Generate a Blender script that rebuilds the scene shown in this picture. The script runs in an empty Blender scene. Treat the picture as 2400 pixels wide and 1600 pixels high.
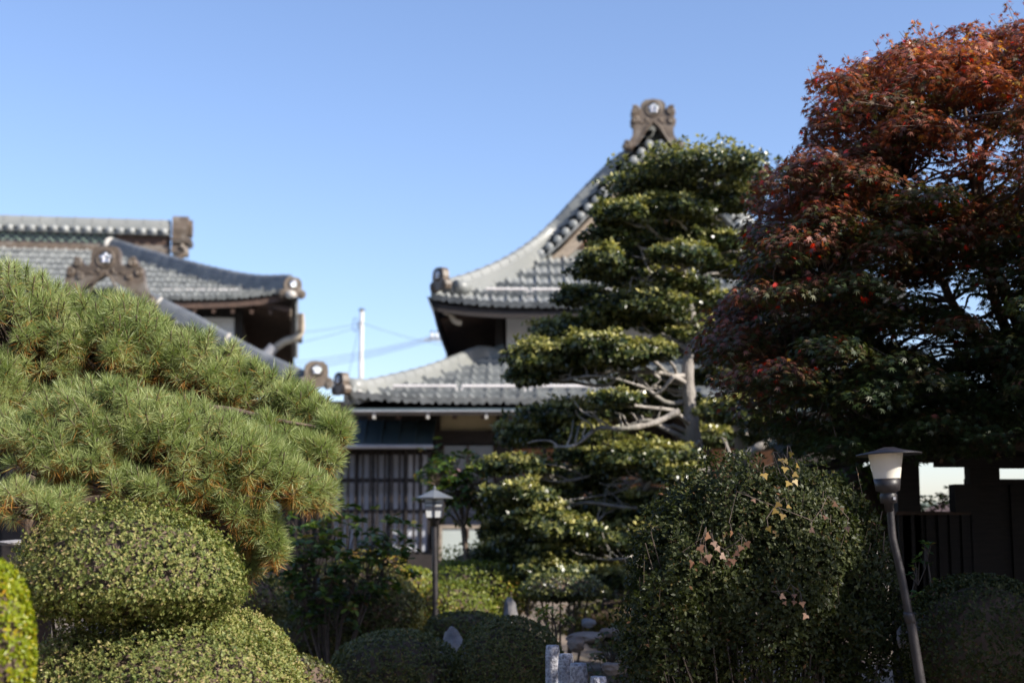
import bpy, math, random
import numpy as np
from mathutils import Vector
R = math.radians
rng = np.random.default_rng(11)
random.seed(5)
scene = bpy.context.scene
COL = scene.collection

# ------------------------------------------------------------------ camera
CAM = np.array([0.0, 0.0, 1.6])
PITCH = R(7.5); FPX = 3333.3
cam_d = bpy.data.cameras.new("camera"); cam = bpy.data.objects.new("camera", cam_d)
COL.objects.link(cam); scene.camera = cam
cam.location = CAM; cam.rotation_euler = (R(90) + PITCH, 0, 0)
cam_d.sensor_width = 36; cam_d.lens = 50; cam_d.clip_end = 3000; cam_d.clip_start = .05
cam_d.dof.use_dof = True; cam_d.dof.focus_distance = 7.2; cam_d.dof.aperture_fstop = 1.9

# ------------------------------------------------------------------ light
SUN = np.array([0.80, -0.42, 0.60]); SUN /= np.linalg.norm(SUN)
elev = math.asin(SUN[2]); azim = math.atan2(SUN[0], SUN[1])
world = bpy.data.worlds.new("World"); scene.world = world; world.use_nodes = True
wn = world.node_tree.nodes; wl = world.node_tree.links
sky = wn.new("ShaderNodeTexSky"); sky.sky_type = 'NISHITA'; sky.sun_disc = False
sky.sun_elevation = elev; sky.sun_rotation = azim
sky.altitude = 100; sky.air_density = 1.0; sky.dust_density = 0.8; sky.ozone_density = 5.0
tint = wn.new('ShaderNodeMix'); tint.data_type = 'RGBA'; tint.blend_type = 'MULTIPLY'; tint.inputs['Factor'].default_value = 1; tint.inputs['B'].default_value = (1.11, .97, .965, 1)
wl.new(sky.outputs[0], tint.inputs['A']); wl.new(tint.outputs['Result'], wn["Background"].inputs[0]); wn["Background"].inputs[1].default_value = 0.118
sl = bpy.data.lights.new("sun", 'SUN'); so = bpy.data.objects.new("sun", sl); COL.objects.link(so)
sl.energy = 4.6; sl.angle = R(.53); sl.color = (1, .93, .82)
so.rotation_euler = Vector(SUN).to_track_quat('Z', 'Y').to_euler()
scene.view_settings.view_transform = 'Standard'; scene.view_settings.look = 'None'
scene.view_settings.exposure = 0.98; scene.view_settings.gamma = 1
scene.cycles.max_bounces = 6; scene.cycles.transparent_max_bounces = 4
scene.cycles.diffuse_bounces = 3; scene.cycles.glossy_bounces = 2; scene.cycles.transmission_bounces = 3
scene.cycles.use_denoising = True

# ------------------------------------------------------------------ helpers
def P(px, py, Y):
    """world point at depth Y seen at photo pixel (2400 x 1600)"""
    a = (px - 1200) / FPX; u = (800 - py) / FPX
    fy = math.cos(PITCH) - u * math.sin(PITCH); fz = math.sin(PITCH) + u * math.cos(PITCH)
    return np.array([a / fy * Y, Y, CAM[2] + fz / fy * Y])
def V(*a): return np.array(a, dtype=float)
def unit(v): v = np.asarray(v, float); return v / (np.linalg.norm(v) + 1e-12)

def link(name, me, mat, parent=None):
    o = bpy.data.objects.new(name, me); COL.objects.link(o)
    if mat is not None: me.materials.append(mat)
    if parent is not None: o.parent = parent
    return o
def root_of(o):
    while o.parent is not None: o = o.parent
    return o
def tag(o, label=None, cat=None, group=None, kind=None):
    if label: o['label'] = label
    if cat: o['category'] = cat
    if group: o['group'] = group
    if kind: o['kind'] = kind
    return o
def empty(name, loc, label, cat, group=None):
    o = bpy.data.objects.new(name, None); COL.objects.link(o)
    o.location = [float(x) for x in loc]; o.empty_display_size = .2
    return tag(o, label, cat, group)
def origin(parent):
    if parent is None: return np.zeros(3)
    return np.array(root_of(parent).location)

class MB:
    def __init__(s): s.v = []; s.f = []; s.sm = []
    def add(s, vs, fs, smooth=False):
        b = len(s.v); s.v.extend([tuple(map(float, x)) for x in vs])
        s.f.extend([tuple(i + b for i in f) for f in fs]); s.sm.extend([smooth] * len(fs)); return s
    def box(s, c, size, ax=None):
        c = np.asarray(c, float); h = np.asarray(size, float) / 2
        A = np.eye(3) if ax is None else np.array([unit(a) for a in ax])
        vs = [c + sx * h[0] * A[0] + sy * h[1] * A[1] + sz * h[2] * A[2] for sz in (-1, 1) for sy in (-1, 1) for sx in (-1, 1)]
        return s.add(vs, [(0, 2, 3, 1), (4, 5, 7, 6), (0, 1, 5, 4), (2, 6, 7, 3), (0, 4, 6, 2), (1, 3, 7, 5)])
    def tube(s, pts, rad, n=8, caps=True):
        pts = [np.asarray(p, float) for p in pts]; m = len(pts)
        if np.isscalar(rad): rad = [rad] * m
        ref = V(0, 0, 1); prev = None; vs = []
        for i in range(m):
            d = unit(pts[min(i + 1, m - 1)] - pts[max(i - 1, 0)])
            if prev is None:
                a = np.cross(d, ref)
                if np.linalg.norm(a) < .1: a = np.cross(d, V(0, 1, 0))
            else: a = prev - d * np.dot(prev, d)
            a = unit(a); prev = a; b = np.cross(d, a)
            for k in range(n):
                t = 2 * math.pi * k / n; vs.append(pts[i] + rad[i] * (math.cos(t) * a + math.sin(t) * b))
        fs = [(i * n + k, i * n + (k + 1) % n, (i + 1) * n + (k + 1) % n, (i + 1) * n + k) for i in range(m - 1) for k in range(n)]
        s.add(vs, fs, True)
        if caps: 
            s.add(vs[:n], [tuple(range(n - 1, -1, -1))]); s.add(vs[-n:], [tuple(range(n))])
        return s
    def lathe(s, prof, c, n=24, ax=None, smooth=True):
        c = np.asarray(c, float); A = np.eye(3) if ax is None else np.array([unit(a) for a in ax])
        vs = []
        for r, z in prof:
            for k in range(n):
                t = 2 * math.pi * k / n; vs.append(c + r * math.cos(t) * A[0] + r * math.sin(t) * A[1] + z * A[2])
        m = len(prof)
        fs = [(i * n + k, i * n + (k + 1) % n, (i + 1) * n + (k + 1) % n, (i + 1) * n + k) for i in range(m - 1) for k in range(n)]
        return s.add(vs, fs, smooth)
    def prism(s, poly, o, ax, th):
        """2D poly in ax[0],ax[1] plane at o, extruded th along ax[2] (centred)"""
        A = [unit(a) for a in ax]; n = len(poly)
        f = [o + x * A[0] + y * A[1] + A[2] * th / 2 for x, y in poly]; b = [o + x * A[0] + y * A[1] - A[2] * th / 2 for x, y in poly]
        return s.add(f + b, [tuple(range(n)), tuple(range(2 * n - 1, n - 1, -1))] + [(i, i + n, (i + 1) % n + n, (i + 1) % n) for i in range(n)])
    def grid(s, G, smooth=True):
        G = np.asarray(G); m, n = G.shape[:2]
        return s.add(G.reshape(-1, 3), [(i * n + j, i * n + j + 1, (i + 1) * n + j + 1, (i + 1) * n + j) for i in range(m - 1) for j in range(n - 1)], smooth)
    def build(s, name, mat, parent=None, base=None):
        o = origin(parent) if base is None else np.asarray(base, float)
        me = bpy.data.meshes.new(name); me.from_pydata([tuple(np.array(v) - o) for v in s.v], [], s.f)
        me.polygons.foreach_set('use_smooth', s.sm); me.update()
        ob = link(name, me, mat, parent)
        if base is not None: ob.location = [float(x) for x in base]
        return ob

def leaf_mesh(name, C, N, T, size, tmpl, faces, rnd, mat, parent=None, base=None, smooth=False):
    """many small leaves: template in (T, B, N) frame"""
    C = np.asarray(C); N = N / (np.linalg.norm(N, axis=1, keepdims=True) + 1e-9)
    T = T - N * np.sum(T * N, axis=1, keepdims=True); T /= (np.linalg.norm(T, axis=1, keepdims=True) + 1e-9)
    B = np.cross(N, T); tm = np.asarray(tmpl, float)
    vs = C[:, None, :] + size[:, None, None] * (tm[None, :, 0:1] * T[:, None, :] + tm[None, :, 1:2] * B[:, None, :] + tm[None, :, 2:3] * N[:, None, :])
    n, k = len(C), len(tm)
    o = origin(parent) if base is None else np.asarray(base, float)
    vs = (vs - o).reshape(-1, 3)
    loops1 = np.concatenate([np.array(f) for f in faces]); lt = np.array([len(f) for f in faces])
    L = (np.arange(n)[:, None] * k + loops1[None, :]).ravel(); LT = np.tile(lt, n)
    me = bpy.data.meshes.new(name); me.vertices.add(len(vs)); me.vertices.foreach_set('co', vs.astype(np.float32).ravel())
    me.loops.add(len(L)); me.loops.foreach_set('vertex_index', L.astype(np.int32))
    me.polygons.add(len(LT)); st = np.concatenate([[0], np.cumsum(LT)[:-1]])
    me.polygons.foreach_set('loop_start', st.astype(np.int32)); me.polygons.foreach_set('loop_total', LT.astype(np.int32))
    me.update(calc_edges=True)
    if smooth: me.polygons.foreach_set('use_smooth', [True] * len(LT))
    at = me.attributes.new('rnd', 'FLOAT', 'FACE'); at.data.foreach_set('value', np.repeat(rnd, len(faces)).astype(np.float32))
    ob = link(name, me, mat, parent)
    if base is not None: ob.location = [float(x) for x in base]
    return ob
def rdir(n):
    v = rng.normal(size=(n, 3)); return v / np.linalg.norm(v, axis=1, keepdims=True)

# ------------------------------------------------------------------ materials
def mat(name, c1, c2=None, scale=4., rough=.7, bump=0., bscale=None, metal=0., stretch=(1, 1, 1), detail=6., spec=.5, lo=.35, hi=.65, stain=None):
    m = bpy.data.materials.new(name); m.use_nodes = True; nt = m.node_tree; n = nt.nodes; l = nt.links
    b = n['Principled BSDF']; b.inputs['Roughness'].default_value = rough; b.inputs['Metallic'].default_value = metal
    b.inputs['Specular IOR Level'].default_value = spec
    b.inputs['Base Color'].default_value = (*c1, 1)
    tc = n.new('ShaderNodeTexCoord'); mp = n.new('ShaderNodeMapping'); mp.inputs['Scale'].default_value = stretch
    l.new(tc.outputs['Object'], mp.inputs['Vector'])
    if c2:
        t = n.new('ShaderNodeTexNoise'); t.inputs['Scale'].default_value = scale; t.inputs['Detail'].default_value = detail
        l.new(mp.outputs[0], t.inputs['Vector'])
        r = n.new('ShaderNodeValToRGB'); r.color_ramp.elements[0].position = lo; r.color_ramp.elements[1].position = hi
        r.color_ramp.elements[0].color = (*c1, 1); r.color_ramp.elements[1].color = (*c2, 1)
        l.new(t.outputs[0], r.inputs[0]); out = r.outputs[0]
        if stain:
            t3 = n.new('ShaderNodeTexNoise'); t3.inputs['Scale'].default_value = stain[1]; t3.inputs['Detail'].default_value = 8
            l.new(tc.outputs['Object'], t3.inputs['Vector'])
            r3 = n.new('ShaderNodeValToRGB'); r3.color_ramp.elements[0].position = .52; r3.color_ramp.elements[1].position = .68
            l.new(t3.outputs[0], r3.inputs[0]); mx = n.new('ShaderNodeMix'); mx.data_type = 'RGBA'
            l.new(r3.outputs[0], mx.inputs['Factor']); l.new(out, mx.inputs['A']); mx.inputs['B'].default_value = (*stain[0], 1)
            out = mx.outputs['Result']
        l.new(out, b.inputs['Base Color'])
    if bump:
        t2 = n.new('ShaderNodeTexNoise'); t2.inputs['Scale'].default_value = bscale or scale * 4; t2.inputs['Detail'].default_value = 8
        l.new(mp.outputs[0], t2.inputs['Vector']); bp = n.new('ShaderNodeBump'); bp.inputs['Strength'].default_value = bump
        bp.inputs['Distance'].default_value = .02
        l.new(t2.outputs[0], bp.inputs['Height']); l.new(bp.outputs[0], b.inputs['Normal'])
    return m
def leafmat(name, stops, rough=.45, trans=.35, spec=.5, tmul=(1.2, 1.3, .6)):
    m = bpy.data.materials.new(name); m.use_nodes = True; nt = m.node_tree; n = nt.nodes; l = nt.links
    b = n['Principled BSDF']; b.inputs['Roughness'].default_value = rough; b.inputs['Specular IOR Level'].default_value = spec
    a = n.new('ShaderNodeAttribute'); a.attribute_name = 'rnd'
    r = n.new('ShaderNodeValToRGB'); e = r.color_ramp.elements
    e[0].position = stops[0][0]; e[0].color = (*stops[0][1], 1); e[1].position = stops[-1][0]; e[1].color = (*stops[-1][1], 1)
    for p_, c_ in stops[1:-1]:
        q = e.new(p_); q.color = (*c_, 1)
    l.new(a.outputs['Fac'], r.inputs[0]); l.new(r.outputs[0], b.inputs['Base Color'])
    tr = n.new('ShaderNodeBsdfTranslucent'); mu = n.new('ShaderNodeMix'); mu.data_type = 'RGBA'; mu.blend_type = 'MULTIPLY'
    mu.inputs['Factor'].default_value = 1; mu.inputs['B'].default_value = (*tmul, 1)
    l.new(r.outputs[0], mu.inputs['A']); l.new(mu.outputs['Result'], tr.inputs['Color'])
    mx = n.new('ShaderNodeMixShader'); mx.inputs[0].default_value = trans
    l.new(b.outputs[0], mx.inputs[1]); l.new(tr.outputs[0], mx.inputs[2]); l.new(mx.outputs[0], n['Material Output'].inputs['Surface'])
    return m
M = {}
M['tile'] = mat('grey_tile', (.15, .16, .16), (.29, .30, .29), 5, .4, .1, 30)
M['tile_ridge'] = mat('ridge_tile', (.17, .18, .175), (.23, .235, .22), .7, .42, .1, 25)
M['tile_blue'] = mat('ridge_tile_dark', (.075, .085, .10), (.14, .15, .16), 3, .4, .1, 20)
M['oni'] = mat('brown_clay', (.075, .056, .040), (.14, .105, .075), 6, .5, .4, 30, stain=((.17, .15, .125), 3))
M['crest'] = mat('silver_crest', (.75, .76, .78), (.5, .52, .55), 12, .12, metal=.9)
M['crest_back'] = mat('crest_recess', (.04, .04, .045), rough=.3)
M['mortar'] = mat('white_mortar', (.48, .46, .42), (.36, .34, .31), 8, .8, .2)
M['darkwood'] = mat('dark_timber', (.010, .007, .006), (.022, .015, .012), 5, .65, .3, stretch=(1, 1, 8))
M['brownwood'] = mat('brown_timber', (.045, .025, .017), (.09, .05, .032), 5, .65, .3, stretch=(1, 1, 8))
M['orangewood'] = mat('orange_board', (.24, .105, .045), (.38, .18, .08), 4, .6, .25, stretch=(6, 1, .6))
M['paleboard'] = mat('weathered_board', (.22, .18, .14), (.32, .26, .20), 5, .7, .3, stretch=(1, 1, 5))
M['plaster'] = mat('white_plaster', (.80, .80, .80), (.86, .86, .86), 1.5, .85, .1, 30)
M['doorpanel'] = mat('painted_panel', (.36, .40, .37), (.42, .46, .43), 2, .7)
M['guardbar'] = mat('pale_pipe', (.50, .47, .45), (.58, .55, .53), 3, .5)
M['cream'] = mat('cream_plaster', (.42, .37, .24), (.50, .45, .31), 2, .85, .1, 30)
M['paper'] = mat('paper_screen', (.50, .53, .60), (.62, .64, .70), 3, .6)
M['glass'] = mat('window_glass', (.10, .105, .13), (.14, .145, .17), 2, .15)
M['copper'] = mat('dark_sheet', (.035, .055, .065), (.06, .085, .09), 2, .4)
M['gutter'] = mat('gutter_metal', (.30, .30, .32), (.4, .4, .42), 3, .35)
M['beigepipe'] = mat('beige_pipe', (.36, .31, .24), (.44, .38, .30), 5, .55)
M['concrete'] = mat('pole_concrete', (.55, .54, .51), (.65, .63, .6), 6, .8)
M['wire'] = mat('cable', (.10, .13, .20), rough=.5)
M['blackmetal'] = mat('black_metal', (.018, .016, .018), (.035, .030, .032), 15, .45, .1)
M['lampglass'] = mat('frosted_shade', (.66, .62, .54), (.72, .68, .60), 4, .35)
M['lampwhite'] = mat('lantern_pane', (.62, .62, .60), (.7, .7, .68), 4, .3)
M['granite'] = mat('granite', (.24, .24, .27), (.55, .55, .60), 60, .8, .8, 60, lo=.4, hi=.6, stain=((.16, .15, .16), 6))
M['rock'] = mat('garden_rock', (.13, .13, .14), (.30, .28, .27), 5, .85, 1, 12)
M['redrock'] = mat('reddish_rock', (.16, .11, .09), (.34, .27, .22), 4, .85, 1, 12)
M['bark'] = mat('grey_bark', (.20, .18, .16), (.36, .33, .30), 9, .85, .8, 40, stretch=(1, 1, .4), stain=((.14, .14, .12), 4))
M['darkbark'] = mat('pine_bark', (.06, .04, .03), (.13, .09, .065), 10, .9, 1, 30, stretch=(1, 1, .4))
M['twig'] = mat('twig', (.06, .045, .035), (.13, .095, .07), 20, .85)
M['whitetrim'] = mat('white_paint', (.7, .7, .7), rough=.5)
M['pinkboard'] = mat('pale_door_board', (.42, .30, .22), (.52, .38, .29), 4, .7, .2, stretch=(6, 1, .5))
g = lambda *a: a
M['needle'] = leafmat('pine_needles', [(0, (.12, .165, .045)), (.3, (.22, .28, .09)), (.65, (.35, .39, .16)), (.79, (.46, .44, .20)), (.84, (.42, .22, .05)), (1, (.50, .20, .04))], .45, .3)
M['azalea'] = leafmat('azalea_leaves', [(0, (.06, .09, .022)), (.35, (.16, .19, .05)), (.65, (.27, .27, .085)), (.85, (.36, .29, .13)), (1, (.38, .25, .15))], .55, .3, .35)
M['gold'] = leafmat('golden_leaves', [(0, (.14, .20, .010)), (.6, (.28, .32, .015)), (.9, (.40, .33, .015)), (1, (.5, .22, .01))], .35, .4)
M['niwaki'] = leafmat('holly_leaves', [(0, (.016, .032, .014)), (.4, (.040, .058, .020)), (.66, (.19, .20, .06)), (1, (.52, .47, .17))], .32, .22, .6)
M['holly'] = leafmat('box_leaves', [(0, (.022, .030, .009)), (.6, (.046, .058, .016)), (.84, (.08, .085, .024)), (.92, (.12, .07, .03)), (1, (.17, .08, .04))], .5, .3, .3)
M['darkaz'] = leafmat('dark_azalea_leaves', [(0, (.04, .055, .015)), (.45, (.09, .105, .028)), (.75, (.17, .17, .045)), (.9, (.24, .16, .07)), (1, (.28, .13, .06))], .45, .3)
M['yellowaz'] = leafmat('yellow_azalea_leaves', [(0, (.08, .12, .02)), (.5, (.20, .24, .035)), (.8, (.34, .32, .05)), (1, (.45, .24, .06))], .45, .4)
M['rhodo'] = leafmat('broad_leaves', [(0, (.03, .06, .02)), (.6, (.07, .13, .03)), (.9, (.22, .28, .04)), (1, (.32, .16, .06))], .35, .35)
M['maple'] = leafmat('maple_leaves', [(0, (.034, .058, .014)), (.25, (.075, .075, .020)), (.4, (.13, .060, .036)), (.6, (.21, .060, .036)), (.78, (.34, .085, .034)), (.9, (.50, .16, .03)), (.96, (.40, .25, .02)), (1, (.6, .03, .01))], .46, .36, .7, (1.3, 1.1, .6))
M['ivybrown'] = leafmat('brown_ivy', [(0, (.13, .06, .035)), (1, (.27, .14, .08))], .5, .3)
M['ivyyellow'] = leafmat('yellow_ivy', [(0, (.22, .14, .03)), (1, (.34, .23, .05))], .5, .35)
M['pinkflower'] = leafmat('pink_petals', [(0, (.65, .35, .42)), (1, (.8, .6, .62))], .5, .3)

# ------------------------------------------------------------------ ground
def ground():
    xs = np.concatenate([[-1500, -300, -80], np.linspace(-30, 30, 121), [80, 300, 1500]])
    ys = np.concatenate([[-300, -40], np.linspace(-10, 50, 121), [90, 300, 1800]])
    X, Y = np.meshgrid(xs, ys)
    Z = .05 * np.sin(X * 1.3) * np.sin(Y * .9 + 1) + .03 * np.sin(X * 3.1 + Y * 2)
    Z += .45 / (1 + np.exp(-(Y - 17) * 1.2)) * np.exp(-((X + 2) / 30) ** 2)
    b = MB(); b.grid(np.stack([X, Y, Z], -1))
    m = mat('earth', (.09, .07, .05), (.22, .17, .13), 1.5, .95, .6, 20, stain=((.10, .09, .05), 2.5))
    tag(b.build('ground', m), kind='structure')
ground()
def zg(x, y): return .05 * math.sin(x * 1.3) * math.sin(y * .9 + 1) + .03 * math.sin(x * 3.1 + y * 2) + .45 / (1 + math.exp(-(y - 17) * 1.2)) * math.exp(-((x + 2) / 30) ** 2)

# ------------------------------------------------------------------ roofs
def tile_roof(name, S, nrm, a0, a1, nrow, lo, hi, parent, tw=.27, m='tile', flip=False):
    """S(a,b)->(...,3); b from eave 0 to top 1; wavy pantiles stepped row over row"""
    ns = 10; ncol = int(math.ceil((a1 - a0) / tw)); k = np.arange(ncol * ns + 1); a = a0 + k / ns * tw
    t = (k % ns) / ns
    t_ = np.where(t > .5, t - 1, t)
    h = .085 * np.exp(-((t_ - .03) / .12) ** 2) + .022 * np.cos(2 * math.pi * (t - .55)) + .022
    nrm = unit(nrm); mb = MB()
    for j in range(nrow):
        b0 = j / nrow; b1 = (j + 1) / nrow
        rr = rng.normal(scale=.0035, size=ncol + 2).repeat(ns)[:len(k)]
        rows = []
        for b, off in ((b0, -.03), (b0, .085), (b1, -.01)):
            aa = np.clip(a, lo(b), hi(b)); p = S(aa, np.full_like(aa, b)); p = p + nrm * (h + off + rr)[:, None]
            rows.append(p)
        G = np.stack(rows)
        mb.grid(G[:2], False); mb.grid(G[1:], True)
    return mb.build(name, M[m], parent)

def sweep(mb, pts, prof, side=None, closed=False, joint=None, smooth=False):
    """sweep an open/closed 2D profile (x along side, z up) along pts"""
    pts = [np.asarray(p, float) for p in pts]; m = len(pts); rings = []
    for i in range(m):
        d = unit(pts[min(i + 1, m - 1)] - pts[max(i - 1, 0)])
        sd = unit(np.cross(d, V(0, 0, 1))) if side is None else unit(side); up = unit(np.cross(sd, d))
        if up[2] < 0: up = -up
        rings.append([pts[i] + x * sd + z * up for x, z in prof])
    n = len(prof); vs = [v for r in rings for v in r]; e = n if closed else n - 1
    fs = [(i * n + k, i * n + (k + 1) % n, (i + 1) * n + (k + 1) % n, (i + 1) * n + k) for i in range(m - 1) for k in range(e)]
    mb.add(vs, fs, smooth)
    mb.add(rings[0], [tuple(range(n))]); mb.add(rings[-1], [tuple(range(n - 1, -1, -1))])
def catmull(pts, n):
    pts = [np.asarray(p, float) for p in pts]; q = [2 * pts[0] - pts[1]] + pts + [2 * pts[-1] - pts[-2]]; out = []
    for i in range(1, len(q) - 2):
        for t in np.linspace(0, 1, n, endpoint=False):
            a, b, c, d = q[i - 1], q[i], q[i + 1], q[i + 2]
            out.append(.5 * (2 * b + (c - a) * t + (2 * a - 5 * b + 4 * c - d) * t * t + (3 * b - a - 3 * c + d) * t ** 3))
    out.append(q[-2]); return out
def ridge_prof(w, h, s=1.):
    """stack of flat noshi tiles with a round cap, as open profile left->right"""
    L = [(-w, -.1), (-w, .0)]; k = 3
    for i in range(k):
        ww = w * (1 - .12 * i); z = h * .55 * i / k
        L += [(-ww, z), (-ww, z + h * .55 / k * .6), (-ww * .90, z + h * .55 / k * .65), (-ww * .90, z + h * .55 / k)]
    c = w * .62
    for t in np.linspace(math.pi, 0, 9): L.append((c * math.cos(t), h * .58 + h * .42 * math.sin(t)))
    return L + [(-x, z) for x, z in L[:2 + 4 * k][::-1]]
def ridge(name, pts, w, h, parent, m='tile_ridge', step=.28, n=8, bands=()):
    pts = catmull(pts, n); mb = MB(); sweep(mb, pts, ridge_prof(w, h), smooth=False)
    # joints of the round cap
    d = 0; last = pts[0]; c = w * .62
    for i in range(1, len(pts)):
        seg = pts[i] - pts[i - 1]; L = np.linalg.norm(seg)
        while d + L >= step:
            q = pts[i - 1] + seg * ((step - d) / L); dr = unit(seg); sd = unit(np.cross(dr, V(0, 0, 1))); up = unit(np.cross(sd, dr))
            pr = [(1.07 * c * math.cos(t), h * .58 + h * .45 * math.sin(t)) for t in np.linspace(math.pi, 0, 9)]
            sweep(mb, [q - dr * .018, q + dr * .018], pr)
            seg = pts[i] - q; pts[i - 1] = q; L = np.linalg.norm(seg); d = 0
        d += L
    return mb.build(name, M[m], parent)

def ornament(o, fwd, w, kind, parent, crest=True):
    """onigawara end tile; o = centre bottom, fwd = facing direction, w = overall width"""
    fwd = unit(fwd); sd = unit(np.cross(V(0, 0, 1), fwd)); up = V(0, 0, 1)
    def sm(L): return L + [(-x, z) for x, z in L[::-1] if x > 1e-6]
    if kind == 'peak':   # tall, narrow, inverted V foot
        half = [(0, 1.02), (.17, 1.0), (.26, .92), (.27, .80), (.35, .86), (.46, .80), (.48, .70), (.44, .63), (.49, .56), (.48, .46), (.43, .40), (.44, .22), (.52, .10), (.62, .08), (.67, .0), (.60, -.10), (.48, -.10), (.0, .50)]
        curls = [(.39, .76, .10), (.40, .55, .08), (.58, .0, .08)]; cz, cr = .80, .135; H = 1.02
    elif kind == 'wide':
        half = [(0, .82), (.22, .80), (.28, .72), (.29, .52), (.32, .42), (.40, .42), (.46, .50), (.50, .56), (.62, .54), (.66, .44), (.76, .36), (.78, .22), (.80, .06), (.88, -.14), (.98, -.20), (1.02, -.32), (.94, -.42), (.80, -.30), (.64, -.18), (.0, .22)]
        curls = [(.56, .48, .09), (.70, .28, .08), (.93, -.3, .09), (.5, .2, .06)]; cz, cr = .56, .145; H = .82
    else:                # small corner end tile
        half = [(0, 1.0), (.24, .97), (.38, .84), (.42, .60), (.40, .44), (.56, .38), (.62, .22), (.56, .06), (.42, 0), (.30, .10), (.12, .06), (0, .0)]
        curls = [(.44, .20, .13)]; cz, cr = .66, .21; H = 1.0
    poly = [(x * w, z * w) for x, z in sm(half)]
    th = .16 * w + .06; mb = MB(); mb.prism(poly, np.asarray(o, float), (sd, up, fwd), th)
    F = o + fwd * th / 2
    # raised rim + scrolls
    for sx in (-1, 1):
        for x, z, r in curls:
            c = F + sd * x * w * sx + up * z * w; L = []
            for t in np.linspace(0, 3.6 * math.pi, 26):
                rr = r * w * (1 - t / (4.2 * math.pi)); L.append(c + fwd * .01 + rr * (math.cos(t + 1) * sx * sd + math.sin(t + 1) * up))
            mb.tube(L, list(np.linspace(.035 * w, .02 * w, 26)), 6)
            mb.lathe([(0, .035 * w), (r * w * .35, .03 * w), (r * w * .5, 0)], c, 12, (sd, up, fwd))
        if kind != 'small':
            zz = .45 if kind == 'peak' else .2
            L = [F + sd * sx * x * w + up * z * w + fwd * .005 for x, z in ((.03, zz + .04), (.14, zz - .06), (.24, zz - .24), (.36, zz - .42), (.5, zz - .52))]
            mb.tube(catmull(L, 5), .022 * w, 6)
            mb.lathe([(0, .03 * w), (.03 * w, .02 * w), (.04 * w, 0)], F + sd * sx * .15 * w + up * (cz - .24 + .0) * w, 10, (sd, up, fwd))
    ring = [F + up * cz * w + (cr + .025) * w * (math.cos(t) * sd + math.sin(t) * up) for t in np.linspace(0, 2 * math.pi, 25)]
    mb.tube(ring, .028 * w, 6, False)
    if kind != 'small':
        bz = cz - .30
        L = [F + sd * x * w + up * (bz + .02 * math.cos(x * 40)) * w for x in np.linspace(-.38, .38, 25)]
        mb.tube(L, .02 * w, 6)
    ob = mb.build('ridge_ornament', M['oni'], parent)
    b = MB(); b.lathe([(0, .012), (cr * w, .012), (cr * w, 0)], F + up * cz * w, 20, (sd, up, fwd)); b.build('crest_recess', M['crest_back'], ob)
    b = MB(); c = F + up * cz * w + fwd * .014; pr = cr * w * .36
    for k in range(5):
        t = math.pi / 2 + k * 2 * math.pi / 5; q = c + cr * w * .54 * (math.cos(t) * sd + math.sin(t) * up)
        b.lathe([(0, pr * .55), (pr * .5, pr * .48), (pr * .85, pr * .25), (pr, 0)], q, 12, (sd, up, fwd))
    b.lathe([(0, pr * .7), (pr * .4, pr * .5), (pr * .6, 0)], c, 12, (sd, up, fwd))
    b.build('crest', M['crest'], ob)
    return ob
def part_box(name, m, parent, c, size, ax=None):
    return MB().box(c, size, ax).build(name, M[m], parent)
def px_box(name, m, parent, x0, y0, x1, y1, Y, th=.06):
    a = P(x0, y1, Y); b = P(x1, y0, Y)
    return part_box(name, m, parent, ((a[0] + b[0]) / 2, Y + th / 2, (a[2] + b[2]) / 2), (abs(b[0] - a[0]), th, abs(b[2] - a[2])))

# ------------------------------------------------------------------ MAIN HALL (gable facing the garden)
hall = empty('temple_hall', (2.7, 30, .45), 'tall timber hall whose gabled grey pantile roof carries the highest ornament', 'temple building')
XC = P(1530, 300, 27.2)[0]
XL = P(1010, 690, 24.9)[0]; XR = 2 * XC - XL
XGL = P(1262, 600, 27.2)[0]; XGR = 2 * XC - XGL
ZE = P(1300, 722, 24.9)[2]; ZG = P(1300, 603, 27.2)[2]; ZT = P(1530, 345, 27.2)[2]
def lift(X): 
    n = np.abs((X - XC) / (XR - XC)); return .16 * n ** 6
def S_front(a, b):
    ze = ZE + lift(a); z = ze + (ZG - ze) * (.85 * b + .15 * b * b)
    return np.stack([a, 24.9 + 2.3 * b, z], -1)
tile_roof('upper_front_roof', S_front, (0, -.5, .86), XL, XR + .3, 5, lambda b: XL + (XGL - XL) * b, lambda b: XR + (XGR - XR) * b, hall)
# side slopes (concave) : X,z profile from eave to ridge
prof_px = [(1012, 700, 24.9), (1100, 682, 25.6), (1180, 650, 26.3), (1262, 603, 27.2), (1320, 545, 27.2), (1380, 480, 27.2), (1440, 412, 27.2), (1490, 355, 27.2), (1530, 305, 27.2)]
PR = [P(*q) for q in prof_px]
PX = np.array([p[0] for p in PR]); PZ = np.array([p[2] for p in PR]); PY = np.array([p[1] for p in PR]); bb = np.linspace(0, 1, 9)
for sgn, nm in ((-1, 'left'), (1, 'right')):
    def S_side(a, b, sgn=sgn):
        x = np.interp(b, bb, PX); z = np.interp(b, bb, PZ) - .10
        if sgn > 0: x = 2 * XC - x
        return np.stack([x, a, z], -1)
    tile_roof('upper_side_roof', S_side, (sgn * .55, 0, .83), 24.9, 36, 22, lambda b: float(np.interp(b, bb, PY)) if b < .376 else 27.0, lambda b: 36, hall)
def mirror(pts): return [V(2 * XC - p[0], p[1], p[2]) for p in pts]
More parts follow.
